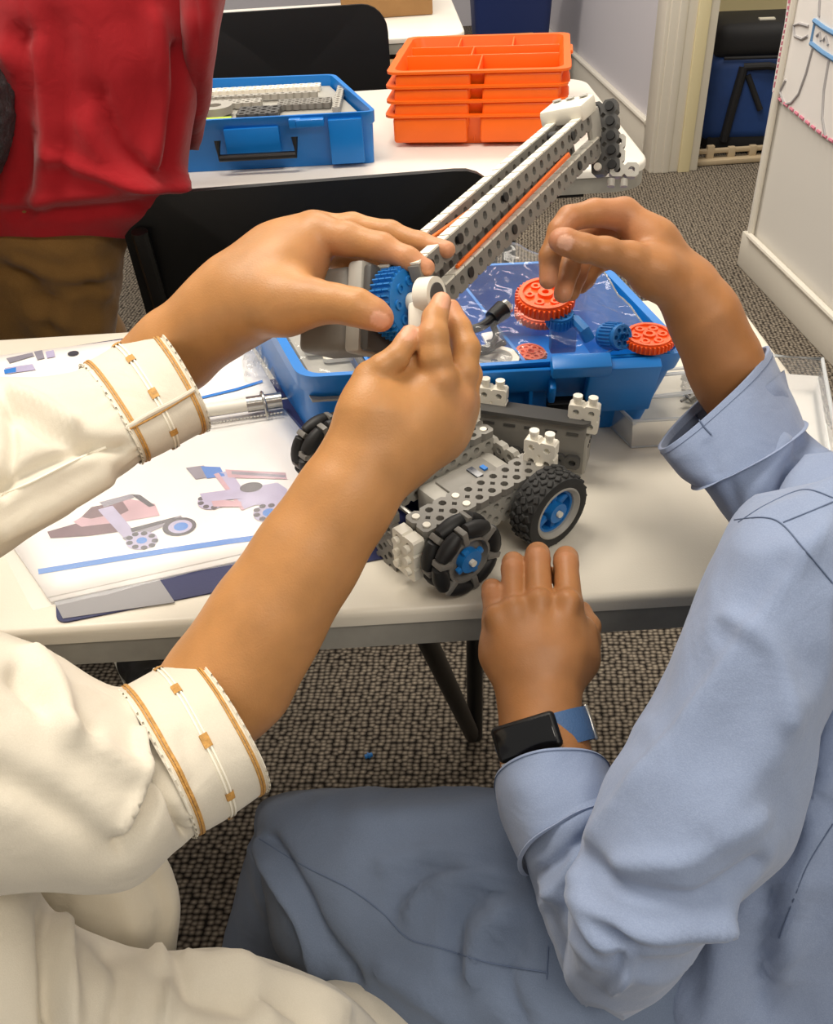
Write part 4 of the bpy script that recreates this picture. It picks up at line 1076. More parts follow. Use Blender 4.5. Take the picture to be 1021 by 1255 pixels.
for u0, v0, u1, v1, nx_, ny_, m_, lb_ in ((.05, .72, .9, .90, 22, 2, M_vwhite, 'long white perforated beam along the back of the far case'), (.62, .30, .88, .52, 7, 3, M_vgrey, 'grey perforated plate in the far case'), (.20, .40, .55, .55, 8, 2, M_vlight, 'pale beam lying across the far case'), (.40, .12, .60, .36, 4, 3, M_vdark, 'dark grey plate in the front of the far case'), (.08, .56, .85, .66, 20, 1, M_vlight, 'thin pale beam beside the long white beam'), (.90, .15, .955, .8, 1, 12, M_vlight, 'pale beam standing along the side of the far case')):
    c = in2((u0+u1)/2, (v0+v1)/2, -.0115+.0005*k); wd_ = np.linalg.norm(in2(u1, v0, 0)-in2(u0, v0, 0)); p_ = wd_/nx_ if nx_ > 1 else .0127
    o = beam(nx_, ny_, .009, p=p_, M=MAT(c, nrm(F2[1]-F2[0]), nrm(np.cross((0, 0, 1.), nrm(F2[1]-F2[0]))), np.array([0, 0, 1.]))); ob = o.build('kit_beam', m_, None, smooth=20, loc=c); tag(ob, lb_, 'beam', 'beams in the far case'); k += 1
for i_, (u, v, m_, lb_) in enumerate(((.12, .2, M_ink_pink, 'pinkish booklet at the front of the far case'), (.22, .10, mat('lime_plastic', '#b9d43a', .5), 'lime green strip at the front of the far case'), (.3, .3, M_vlight, 'grey ring-shaped part among the beams in the far case'))):
    c = in2(u, v, -.011)
    if i_ == 2: ob = MB().lathe([(.012, 0), (.03, 0), (.03, .012), (.012, .012)], 24, M=TR([float(x) for x in c]), close=True).build('ring_part', m_, loc=c)
    else: ob = MB().box(tuple(c), (.09, .02+.02*(i_ == 0), .010), bev=.002).build('parts_strip', m_, loc=c)
    tag(ob, lb_, 'part')
# small blue pins dropped on the far table and the carpet
for px, py, z, lb_ in ((290, 205, TZ, 'tiny blue pin on the white table in front of the blue case'), (452, 928, 0, 'tiny blue pin dropped on the carpet'), (238, 204, TZ, 'tiny blue peg on the white table by the red sleeve')):
    c = T(px, py, z)+np.array([0, 0, .004]); m = MB(); m.cyl(c-np.array([.006, .002, 0]), c+np.array([.006, .002, 0]), .0036, n=10); m.cyl(c-np.array([.001, .0005, 0]), c+np.array([.001, .0005, 0]), .0052, n=10)
    tag(m.build('connector_pin', M_blue2, loc=c-np.array([0, 0, .004])), lb_, 'pin')

# ================================================================== orange trays
def make_tray(label):
    t = thing('parts_tray', (0, 0, 0), label, 'tray', 'stack of orange trays'); w, d, h = .30, .29, .052
    vs = []; fs = []
    R = []
    for x_, y_, z in ((w/2-.02, d/2-.02, 0), (w/2-.006, d/2-.006, h-.004), (w/2+.004, d/2+.004, h-.004), (w/2+.004, d/2+.004, h), (w/2-.008, d/2-.008, h), (w/2-.023, d/2-.023, .003)):
        R.append([(x, y, z) for x, y in rrect(-x_, -y_, x_, y_, .02, 4)])
    n = len(R[0]); vs = [v for r in R for v in r]
    for k in range(5):
        for i in range(n): j = (i+1) % n; fs.append((k*n+i, k*n+j, (k+1)*n+j, (k+1)*n+i))
    fs.append(tuple(reversed(range(n)))); fs.append(tuple(range(5*n, 6*n)))
    MB().raw(vs, fs).build('tray_shell', M_orange, t, smooth=40)
    for (x0, y0), (x1, y1) in (((0, -.13), (0, -.015)), ((-.135, -.015), (.135, -.015)), ((-.135, .055), (.135, .055)), ((-.05, .055), (-.05, .135)), ((.05, .055), (.05, .135)), ((-.02, -.015), (-.02, .055))):
        L_ = math.hypot(x1-x0, y1-y0); MB().box(((x0+x1)/2, (y0+y1)/2, h/2+.001), (max(abs(x1-x0), .003), max(abs(y1-y0), .003), h-.006), bev=.001).build('divider', M_orange, t)
    for sx in (-1, 1): MB().box((sx*.075, -d/2+.004, h*.52), (.128, .012, h*.8), bev=.005, seg=3).build('front_pocket', M_orange, t, smooth=50)
    for sx in (-1, 1): MB().box((sx*(w/2+.004), .03, h-.006), (.010, .05, .008), bev=.003).build('grip', M_orange, t)
    return t
tr0 = make_tray('lowest orange compartment tray of the stack on the white table')
tp = (T(480, 178, TZ)+T(686, 178, TZ))/2; tyaw = math.radians(-10)
base_c = np.array([tp[0], tp[1], TZ])+np.array([-math.sin(tyaw)*.135, math.cos(tyaw)*.135, 0])
for i, lb_ in enumerate(('lowest orange compartment tray of the stack on the white table', 'second orange tray from the table top in the stack', 'third orange tray from the table top in the stack', 'topmost orange compartment tray of the stack on the white table')):
    o = tr0 if i == 0 else copy_tree(tr0); o['label'] = lb_
    o.location = (base_c[0]+.002*i, base_c[1]+.004*i, TZ+.001+.022*i); o.rotation_euler = (0, 0, tyaw+.012*(i % 2))

# ================================================================== clear parts boxes on the near table
def clear_box(corners, z0, h, label, lid=None, name='clear_box', frost=M_frost, inset=.0):
    c = np.mean([np.array(p) for p in corners], 0); t = thing(name, (c[0], c[1], z0), label, 'box')
    n = len(corners); lo = [np.array([p[0], p[1], z0+.0006]) for p in corners]; hi = [np.array([p[0]+(p[0]-c[0])*inset, p[1]+(p[1]-c[1])*inset, z0+h]) for p in corners]
    MB().raw(lo, [tuple(range(n))]).build('box_floor', frost, t, smooth=0)
    for i in range(n):
        j = (i+1) % n; MB().raw([lo[i], lo[j], hi[j], hi[i]], [(0, 1, 2, 3)]).build('box_wall', frost, t, smooth=0)
    MB().tube(hi, .0017, n=8, closed=True).build('box_rim', M_frost2, t); MB().tube(lo, .0011, n=6, closed=True).build('box_rim', M_frost2, t)
    if lid:
        for q in lid:
            MB().raw(q, [tuple(range(len(q)))]).build('lid', frost, t, smooth=0); MB().tube(q, .0017, n=8, closed=True).build('lid_rim', M_frost2, t)
    return t
M_frost2 = clear('frosted_rim', '#f4f8fa', haze=.45, rough=.3)
zb = TZ+.034
clear_box([T(774, 549), T(746, 521), T(752, 492), T(862, 484), T(892, 530), T(842, 545)], TZ, .030, 'open frosted parts box beside the blue bin', inset=.06,
          lid=[[T(752, 492, zb), T(744, 474, TZ+.05), T(776, 463, TZ+.055), T(868, 454, TZ+.055), T(868, 478, zb)]])
lc = T(812, 462, TZ+.056); MB
t = thing('clear_tray_lid', T(975, 500), 'shallow frosted clear tray lid at the end of the ivory table by the blue cuff', 'tray')  # lid of a clear box, modelled as a shallow tray
q = [T(948, 436, TZ+.02), T(1008, 440, TZ+.02), T(1019, 500, TZ+.02), T(1030, 560, TZ+.02), T(960, 560, TZ+.02), T(930, 500, TZ+.02)]
lo = [np.array([p[0], p[1], TZ+.001]) for p in q]
MB().raw(lo, [tuple(range(len(lo)))]).build('tray_floor', M_frost, t, smooth=0); MB().tube(q, .002, n=8, closed=True).build('tray_rim', M_frost2, t)
for i in range(len(q)): j = (i+1) % len(q); MB().raw([lo[i], lo[j], q[j], q[i]], [(0, 1, 2, 3)]).build('tray_wall', M_frost, t, smooth=0)
clear_box([T(388, 536), T(430, 536), T(440, 508), T(390, 512)], TZ, .022, 'small frosted box between the blue bin and the raised forearm', inset=.02)
t = thing('plastic_bag', T(850, 480), 'clear bag of silver screws behind the frosted parts box', 'bag')
crumple([(836, 490), (872, 500), (872, 450), (838, 455)], TZ+.002, .03, 9, fq=80).build('bag_film', M_bag, t, smooth=180)
m = MB()
for i in range(60):
    c = T(838+random.random()*30, 458+random.random()*34, TZ+.004+random.random()*.008); a_ = random.random()*PI; m.cyl(c-np.array([.004*math.cos(a_), .004*math.sin(a_), 0]), c+np.array([.004*math.cos(a_), .004*math.sin(a_), .002]), .0016, n=6)
o = m.build('screw', M_vgrey, t); o['kind'] = 'stuff'

# ================================================================== shoes
def make_shoe(loc, rz_, person=None, label=None):
    M = Matrix.Translation([float(v) for v in loc]) @ Matrix.Rotation(rz_, 4, 'Z')
    if person is None: person = thing('shoe', loc, label, 'shoe'); top = True
    else: top = False
    ch_ = [([((0, -.09, .045), .034), ((0, -.02, .045), .033), ((0, .05, .034), .033), ((0, .10, .028), .027)], .02), ([((0, -.085, .05), .034), ((0, -.075, .085), .034)], .02)]
    m, a = flesh(ch_, res=.004); u = MB().raw([(x, y, max(z, .014)) for x, y, z in m.v], m.f, M).build('shoe_upper' if top else 'shoe', M_shoe, person, smooth=180)
    par = person if top else u
    MB().prism(rrect(-.037, -.128, .037, .132, .036, 6), 0, .018, M=M).build('shoe_sole', M_vwhite, par)
    MB().tube([(-.015, .02, .078), (.015, .03, .075)], .003, M=M).build('lace', M_vwhite, par); MB().tube([(-.015, .04, .070), (.015, .05, .066)], .003, M=M).build('lace', M_vwhite, par)
c_ = T(178, 826, .05); make_shoe((c_[0], c_[1], 0), .5, None, 'black shoe with white laces under the ivory table')

# ================================================================== heads (for people whose heads are out of frame)
def head_chains(c, f, up, s=1.0):
    """c = centre of the skull, f = facing direction; about 0.2 m tall"""
    f = nrm(f); up = nrm(up); r = np.cross(f, up); q = lambda x, y, z: c+s*(r*x+f*y+up*z)
    ch_ = [([(q(0, -.015, .02), .078*s), (q(0, .01, .015), .074*s)], .02), ([(q(0, .025, -.045), .055*s), (q(0, .04, -.075), .038*s)], .03),
           ([(q(0, .078, .0), .008*s), (q(0, .098, -.028), .012*s)], .012), ([(q(-.018, .08, -.055), .008*s), (q(.018, .08, -.055), .008*s)], .006), ([(q(-.017, .078, -.064), .008*s), (q(.017, .078, -.064), .008*s)], .004)]
    for sx in (-1, 1):
        ch_ += [([(q(sx*.078, -.01, .01), .014*s), (q(sx*.082, -.012, -.018), .011*s)], .006), ([(q(sx*.045, .062, .028), .010*s), (q(sx*.015, .08, .026), .008*s)], .01)]
    ch_ += [([(q(0, -.01, -.05), .05*s), (q(0, -.025, -.13), .05*s)], .03)]
    return ch_, q
def add_hair(person, q, s=1.0):
    m, a = flesh([([(q(0, -.022, .034), .084*s), (q(0, .0, .036), .080*s)], .02), ([(q(-.05, -.04, -.02), .04*s), (q(.05, -.04, -.02), .04*s)], .03)], res=.004)
    V = np.array(m.v); n = np.array([noise.fractal(Vector(v*70), 1, 2, 3) for v in V]); c = V.mean(0); d = V-c; d /= np.linalg.norm(d, axis=1, keepdims=True)
    m.v = [tuple(v) for v in V+d*n[:, None]*.004]; m.build('hair', M_hair, person, smooth=180)
def add_eyes(person, q, s=1.0):
    for sx in (-1, 1):
        m, a = flesh([([(q(sx*.031, .066, .008), .0125*s)], .002)], res=.003); m.build('eye', M_vwhite, person, smooth=180)
        m, a = flesh([([(q(sx*.031, .0755, .008), .005*s)], .002)], res=.0015); m.build('iris', M_black, person, smooth=180)
Z = np.array([0, 0, 1.])

# ================================================================== person in the white robe (both hands on the robot arm)
pw_base = T(-40, 1240, 0)
white = thing('person', (float(pw_base[0]), float(pw_base[1]), 0), 'person in a white robe with gold stripes holding up the robot arm', 'person')
# left hand (upper)
fa = PC([(40, 560, .550, 30), (120, 505, .572, 32), (165, 470, .575, 38), (215, 430, .566, 44), (270, 385, .548, 45), (305, 364, .538, 42)])
palmL = [(fa, .02),
  (PC([(305, 364, .535, 42), (345, 338, .535, 40), (388, 290, .538, 26)]), .018),
  (PC([(300, 358, .545, 40), (345, 320, .55, 38), (386, 288, .556, 25)]), .018),
  (PC([(300, 355, .555, 36), (345, 322, .568, 32), (380, 292, .572, 22)]), .018),
  (PC([(300, 362, .560, 34), (345, 335, .58, 28), (378, 305, .586, 20)]), .018),
  (PC([(315, 372, .525, 32), (350, 374, .515, 30), (388, 370, .508, 25)]), .016)]
thumbL = [(PC([(385, 371, .508, 25), (412, 372, .503, 21.5), (438, 377, .500, 21), (460, 386, .499, 17), (468, 391, .499, 14)]), .006)]
indexL = [(PC([(390, 288, .538, 25), (425, 293, .530, 20), (468, 303, .524, 16.5), (500, 317, .519, 13.5), (523, 328, .516, 10.5)]), .004)]
middleL = [(PC([(388, 286, .556, 24), (432, 278, .552, 16), (478, 286, .546, 14.5), (515, 298, .538, 12.5), (548, 306, .530, 10.5)]), .004)]
ringL = [(PC([(380, 292, .572, 22), (430, 300, .585, 15), (470, 318, .58, 13), (498, 330, .57, 11)]), .004)]
pinkL = [(PC([(378, 305, .586, 20), (420, 318, .592, 13), (450, 335, .59, 12), (470, 350, .585, 10)]), .004)]
nailsL = [(W(466, 392, .4925), CV(1, -.45, 0), CV(.05, -.25, 1), .0052, .0042)]
pinksL = [(W(474, 393, .497), .010, .8), (W(525, 329, .516), .014, .7), (W(548, 307, .53), .014, .7), (W(405, 318, .525), .016, .35), (W(480, 318, .515), .014, .4)]
def ring_crease(cx, cy, d, dx, dy, n=6, r=.0011, dep=.0010):
    return [(W(cx-dx, cy-dy, d), W(cx+dx, cy+dy, d), r, dep)]
crL = []
for k, x in enumerate((424, 430, 436, 442)): crL += [(W(x, 362+k, .4835), W(x+5, 389+k, .4835), .0009, .0011)]
crL += [(W(395, 318, .515), W(412, 332, .505), .004, .003)]
HL = flesh(palmL+thumbL+indexL+middleL+ringL+pinkL, .0015, nailsL, pinksL, crL)
# right hand (lower)
fb = PC([(110, 960, .46, 40), (200, 912, .488, 46), (250, 866, .492, 58), (288, 825, .491, 66), (330, 755, .489, 62), (378, 680, .488, 57), (425, 608, .488, 52), (458, 560, .49, 50)])
palmR = [(fb, .02),
  (PC([(455, 558, .49, 44), (494, 518, .489, 37), (537, 468, .488, 23)]), .014),
  (PC([(480, 552, .495, 44), (522, 518, .497, 36), (560, 490, .500, 21)]), .014),
  (PC([(490, 548, .505, 40), (532, 520, .511, 33), (565, 492, .517, 20)]), .016),
  (PC([(495, 548, .512, 36), (535, 525, .522, 28), (564, 498, .532, 18)]), .016),
  (PC([(480, 490, .491, 26), (525, 475, .491, 20)]), .012),
  (PC([(478, 470, .495, 19), (502, 448, .494, 18), (524, 428, .492, 14)]), .008),
  (PC([(448, 545, .486, 36), (454, 502, .482, 33), (456, 464, .481, 20)]), .014)]
thumbR = [(PC([(455, 462, .481, 19.5), (469, 450, .477, 16.5), (486, 438, .477, 15.5), (497, 421, .479, 13.5), (502, 409, .481, 11.5)]), .0025)]
indexR = [(PC([(538, 464, .487, 22), (533, 438, .482, 20), (531, 412, .481, 18.5), (533, 390, .486, 15.5), (541, 370, .491, 12.5)]), .0025)]
middleR = [(PC([(560, 488, .500, 20), (568, 456, .497, 18.5), (572, 427, .498, 16.5), (563, 402, .503, 14.5), (553, 378, .507, 11.5)]), .0025)]
ringR = [(PC([(565, 491, .517, 19), (575, 460, .515, 15.5), (570, 432, .525, 13.5), (558, 408, .530, 11)]), .003)]
pinkR = [(PC([(563, 497, .532, 17), (570, 468, .535, 14), (562, 440, .545, 12), (552, 420, .55, 10)]), .003)]
nailsR = [(W(502, 408, .4770), CV(.35, 1, 0), CV(-.15, .25, 1), .0050, .0040), (W(543, 368, .4860), CV(.3, 1, 0), CV(.35, .2, 1), .0048, .0040)]
pinksR = [(W(502, 404, .48), .009, .6), (W(543, 366, .489), .010, .6), (W(545, 462, .478), .010, .12), (W(567, 492, .492), .012, .3), (W(553, 378, .505), .01, .6)]
crR = [(W(473, 464, .468), W(502, 456, .468), .0018, .0022), (W(502, 456, .468), W(512, 440, .471), .0016, .0020), (W(480, 432, .4645), W(492, 442, .4645), .0008, .0007), (W(526, 430, .4655), W(545, 431, .4655), .0008, .0006)]
palmR += [(PC([(543, 463, .4795, 9)]), .008), (PC([(566, 490, .494, 9)]), .008)]
HR = flesh(palmR+thumbR+indexR+middleR+ringR+pinkR, .0015, nailsR, pinksR, crR)
sh_l = W(-300, 640, .42); sh_r = W(-330, 900, .36)
hc = W(-560, 330, .50)
chs, qh = head_chains(hc, np.array([.6, .8, -.35]), Z)
tors = [([(hc+np.array([-.02, -.02, -.13]), .05), ((sh_l+sh_r)/2+np.array([-.06, -.02, .02]), .07)], .04),
        ([(sh_l+np.array([-.06, 0, 0]), .06), (sh_r+np.array([-.06, 0, 0]), .06)], .04),
        ([(W(-190, 610, .49), .025), (sh_l, .03)], .03), ([(W(-150, 930, .42), .025), (sh_r, .03)], .03),
        ([((sh_l+sh_r)/2+np.array([-.10, 0, -.05]), .06), ((sh_l+sh_r)/2+np.array([-.12, 0, -.25]), .06)], .04),
        ([fa[0], (W(-190, 610, .49), .025)], .01), ([fb[0], (W(-150, 930, .42), .025)], .01)]
TW = flesh(chs+tors, .005)
bm_, at_ = join_flesh([HL, HR, TW])
bm_.build('body', M_skin_a, white, smooth=180, attrs=at_)
add_hair(white, qh); add_eyes(white, qh)
nw_ = (sh_l+sh_r)/2+np.array([-.06, -.02, .0])
m, a = flesh([([(W(-190, 610, .49), .055), (sh_l, .07), (sh_l+np.array([-.06, 0, 0]), .085), (nw_, .095), (sh_r+np.array([-.06, 0, 0]), .085), (sh_r, .07), (W(-150, 930, .42), .055)], .05), ([(nw_, .10), (nw_+np.array([-.04, .02, -.30]), .13)], .06)], .006)
m.build('robe_yoke', M_white_cloth, white, smooth=180)
# sleeves, cuffs, stripes
def cuffed_sleeve(rings_cuff, rings_sleeve, folds_c, folds_s, prefix, person, stripes, tri=True):
    L_ = Loft(rings_cuff, sub=14, nseg=96, e=2.2); L_.fold(folds_c, .0006, 40)
    cuff = L_.mesh(MB(), thick=.0016).build('cuff', M_white_cloth, person, smooth=180)
    n = L_.V.shape[0]-1
    for f0, f1, m_, off, nm in stripes: L_.band(MB(), f0*n, f1*n, off).build(nm, m_, cuff, smooth=60)
    for t_ in (.06, .16, .27, .38, .48): L_.band(MB(), .455*n, .55*n, .0010, t_-.011, t_+.011).build('gold_knot', M_gold, cuff, smooth=60)
    sc = MB()
    for f0, f1 in ((.012, .045), (.955, .99)):
        for q in range(26): L_.band(sc, f0*n, f1*n, .0011, -.02+q*.022, -.02+q*.022+.0125)
    o = sc.build('scallop_stitch', M_stitch, cuff, smooth=60); o['kind'] = 'stuff'
    S = Loft(rings_sleeve, sub=14, nseg=110, e=2.2); S.fold([(p_, w_*.8, a_*1.5) for p_, w_, a_ in folds_s], .0020, 16, seed=3, ridge=.0018, pucker=(16, 15, .0016)); sl = S.mesh(MB(), cap1=True)
    return L_, sl
ST = [(.10, .135, M_gold, .0008, 'gold_stripe'), (.145, .165, M_gold, .0007, 'gold_stripe'), (.05, .062, M_stitch, .0006, 'hem_stitch'), (.47, .49, M_stitch, .0008, 'hem_stitch'), (.515, .535, M_stitch, .0008, 'hem_stitch'), (.84, .875, M_gold, .0008, 'gold_stripe'), (.885, .905, M_gold, .0007, 'gold_stripe'), (.94, .955, M_stitch, .0006, 'hem_stitch')]
C1, S1 = cuffed_sleeve(
  [((228, 803, .505), (326, 968, .472), (16, -9, .050)), ((190, 822, .495), (282, 1000, .462), (14, -8, .052)), ((140, 848, .482), (236, 1026, .448), (10, -6, .054))],
  [((165, 842, .488), (250, 1008, .456), (11, -6, .047)), ((143, 848, .482), (237, 1024, .448), (10, -6, .0530)), ((118, 838, .478), (215, 1042, .443), (6, -3, .060)), ((60, 800, .468), (150, 1086, .432), (0, 0, .070)), ((0, 778, .455), (30, 1088, .422), (-4, 0, .075)), ((-110, 735, .44), (-100, 1090, .405), (-4, 0, .080)), ((-260, 720, .42), (-280, 1060, .37), (0, 0, .08)), ((-400, 760, .40), (-390, 1020, .36), (0, 0, .07))],
  [([(225, 905), (240, 960)], 10, -.0015)],
  [([(185, 880), (195, 930), (180, 985), (150, 1040)], 13, -.006), ([(172, 900), (176, 960), (150, 1020)], 9, .004), ([(70, 880), (130, 930), (165, 950)], 18, .005), ([(20, 830), (60, 870), (110, 900)], 16, -.004), ([(205, 935), (215, 990), (228, 1024)], 9, -.005), ([(0, 950), (70, 990), (130, 1040)], 24, -.004), ([(40, 800), (70, 850), (80, 900)], 16, .004)],
  'r', white, ST)
C2, S2 = cuffed_sleeve(
  [((181, 399, .582), (254, 526, .545), (13, -8, .046)), ((140, 424, .575), (214, 548, .538), (10, -6, .048)), ((97, 450, .568), (172, 568, .53), (8, -5, .049))],
  [((118, 446, .571), (185, 552, .535), (8, -5, .043)), ((99, 452, .567), (173, 565, .53), (8, -5, .0480)), ((80, 456, .563), (150, 584, .526), (4, -2, .052)), ((0, 462, .55), (72, 634, .515), (0, 0, .060)), ((-60, 470, .54), (0, 682, .505), (0, 0, .062)), ((-180, 490, .51), (-110, 760, .475), (0, 0, .066)), ((-300, 540, .45), (-260, 800, .42), (0, 0, .07)), ((-400, 600, .42), (-380, 820, .40), (0, 0, .06))],
  [],
  [([(20, 500), (60, 530), (110, 545), (150, 550)], 14, -.005), ([(10, 480), (50, 495), (90, 520)], 10, .004), ([(0, 600), (50, 570), (110, 545)], 10, -.004), ([(5, 480), (15, 540), (5, 600)], 10, -.004), ([(0, 650), (60, 620), (130, 585)], 14, .004)],
  'l', white, ST)
# cuff slit of the upper sleeve: folded edge
sl2 = MB(); bvC = bvh_of(S2); 
MB().raw(S1.v, S1.f).build('sleeve', M_white_cloth, white, smooth=180)
o = MB().raw(S2.v, S2.f).build('sleeve', M_white_cloth, white, smooth=180)
sm = on_surface(bvC, [(0, 607), (40, 590), (90, 565), (130, 548)]); MB().tube(sm, .0009, n=6).build('seam', M_stitch, o)
cm = MB(); C2.mesh(cm); bvc2 = bvh_of(cm)
sm = on_surface(bvc2, [(140, 535), (180, 510), (222, 488), (250, 470)], off=.0006)
if len(sm) > 2: MB().tube(sm, .0016, n=8).build('cuff_slit', M_white_cloth, o)
sm = on_surface(bvc2, [(146, 532), (190, 510), (249, 474)], off=.0012)
if len(sm) > 2: MB().tube(sm, .0005, n=6).build('cuff_piping', M_gold, o)
# robe: lap, hanging side and torso
LP = Loft([((-330, 1120, .50), (-330, 1560, .48), (0, -40, .10)), ((-150, 1075, .52), (-150, 1560, .50), (0, -40, .10)), ((0, 1075, .54), (0, 1560, .52), (0, -30, .10)), ((70, 1135, .55), (60, 1560, .53), (0, -20, .10)), ((130, 1160, .56), (130, 1560, .53), (0, -10, .10)), ((200, 1172, .57), (190, 1560, .54), (0, -5, .10)), ((265, 1168, .575), (250, 1560, .54), (0, 0, .10)), ((350, 1190, .58), (320, 1560, .55), (0, 0, .095)), ((430, 1226, .59), (380, 1540, .56), (0, 0, .085)), ((480, 1275, .60), (420, 1500, .58), (0, 0, .06)), ((500, 1340, .61), (450, 1440, .60), (0, 0, .02))], sub=10, nseg=88, e=2.2)
LP.fold([(p_, w_*.8, a_*1.5) for p_, w_, a_ in [([(55, 1110), (62, 1180), (60, 1260)], 10, -.008), ([(70, 1130), (80, 1200), (90, 1260)], 14, .006), ([(190, 1175), (210, 1210), (200, 1255)], 14, .006), ([(205, 1200), (240, 1225), (300, 1235)], 14, -.005), ([(270, 1170), (300, 1200), (330, 1255)], 18, .004), ([(130, 1165), (150, 1200), (140, 1255)], 16, -.005), ([(230, 1180), (330, 1200), (420, 1240)], 12, .005), ([(250, 1215), (330, 1225), (380, 1255)], 10, -.005)]], .003, 14, 5, ridge=.0025)
LP.mesh(MB(), cap0=True, cap1=True).build('robe_lap', M_white_cloth, white, smooth=180)
HG = Loft([((-60, 980, .59), (170, 1000, .61), (0, 0, .02)), ((-20, 1050, .60), (205, 1055, .62), (0, 0, .022)), ((40, 1110, .61), (222, 1110, .63), (0, 0, .024)), ((70, 1150, .62), (216, 1160, .64), (0, 0, .024)), ((100, 1210, .63), (210, 1220, .65), (0, 0, .022)), ((95, 1300, .66), (200, 1300, .68), (0, 0, .02))], sub=10, nseg=60, e=2.2)
HG.fold([([(75, 1075), (80, 1130)], 5, -.003), ([(185, 1080), (200, 1120), (190, 1165)], 10, -.004), ([(150, 1100), (165, 1140)], 14, .003)], .0015, 20, 8)
HG.mesh(MB(), cap0=True, cap1=True).build('robe_side', M_white_cloth, white, smooth=180)
TO = Loft([((-560, 640, .44), (-330, 560, .42), (0, 0, .06)), ((-640, 800, .43), (-250, 700, .40), (0, 0, .10)), ((-640, 1000, .45), (-200, 960, .42), (0, 0, .12)), ((-600, 1250, .52), (-180, 1150, .50), (0, 0, .12)), ((-560, 1500, .58), (-180, 1450, .56), (0, 0, .12))], sub=8, nseg=60)
TO.fold([], .003, 12, 2); TO.mesh(MB(), cap0=True, cap1=True).build('robe_torso', M_white_cloth, white, smooth=180)
def leg_to_floor(person, knee, foot, r0, r1, m_, name='trouser_leg'):
    mid = (np.array(knee)+np.array(foot))/2
    m, a = flesh([([(np.array(knee), r0), (mid, (r0+r1)/2), (np.array(foot), r1)], .03)], .006); return m.build(name, m_, person, smooth=180)
kw = PJ(W(440, 1330, .60)); kp = W(430, 1340, .60)
leg_to_floor(white, kp, (kp[0]+.02, kp[1]+.03, .09), .07, .05, M_white_cloth)
kp2 = W(-120, 1330, .62); leg_to_floor(white, kp2, (kp2[0]-.03, kp2[1]+.06, .09), .07, .05, M_white_cloth)
for p_ in ((kp[0]+.02, kp[1]+.06), (kp2[0]-.03, kp2[1]+.09)):
    make_shoe((p_[0], p_[1], 0), -.2, white)

# ================================================================== person in the blue shirt
pb = T(960, 1240, 0)
blue = thing('person', (float(pb[0]), float(pb[1]), 0), 'person in a blue shirt with a black watch reaching towards the robot', 'person')
fl_ = PC([(740, 1130, .500, 44), (705, 1040, .523, 46), (672, 945, .547, 47), (663, 895, .556, 41), (661, 862, .562, 40)])
palm = [(fl_, .02),
  (PC([(646, 850, .568, 24), (618, 800, .575, 24), (608, 762, .582, 16)]), .016),
  (PC([(653, 850, .564, 28), (640, 800, .572, 29), (630, 752, .582, 17)]), .016),
  (PC([(662, 850, .563, 30), (664, 800, .570, 31), (661, 745, .580, 18)]), .016),
  (PC([(671, 850, .566, 27), (688, 800, .572, 27), (697, 745, .580, 18)]), .016),
  (PC([(676, 848, .576, 24), (704, 805, .585, 25), (712, 775, .590, 18)]), .014)]
fing = [(PC([(607, 760, .582, 15), (604, 728, .592, 13), (603, 722, .600, 12), (606, 742, .612, 12), (610, 756, .613, 10)]), .003),
        (PC([(630, 747, .582, 15.5), (628, 697, .598, 13.2), (629, 690, .606, 13), (632, 712, .622, 13), (634, 732, .624, 11)]), .003),
        (PC([(661, 737, .580, 17), (659, 685, .598, 14.5), (659, 679, .608, 14), (662, 704, .626, 14), (663, 726, .628, 11)]), .003),
        (PC([(697, 737, .580, 17), (694, 690, .598, 14.5), (694, 684, .607, 14), (692, 704, .624, 14), (690, 726, .626, 11)]), .003),
        (PC([(712, 778, .588, 18), (721, 786, .595, 13.5), (722, 768, .610, 13), (714, 748, .622, 11)]), .005)]
pk = [(W(605, 722, .585), .010, .25), (W(630, 688, .592), .010, .25), (W(660, 676, .592), .010, .25), (W(694, 680, .592), .010, .25)]
cr = [(W(612+dx, y0, dd), W(625+dx, y0-2, dd), .001, .0006) for dx, y0, dd in ((8, 716, .578), (38, 706, .577), (72, 708, .577))]
for kx, ky in ((607, 752), (630, 742), (661, 732), (697, 733)):
    palm += [(PC([(kx, ky, .570, 9)]), .009), (PC([(kx, ky+4, .569, 7), ((kx+660)/2, 815, .556, 6)]), .010)]
B1 = flesh(palm+fing, .0015, (), pk, cr)
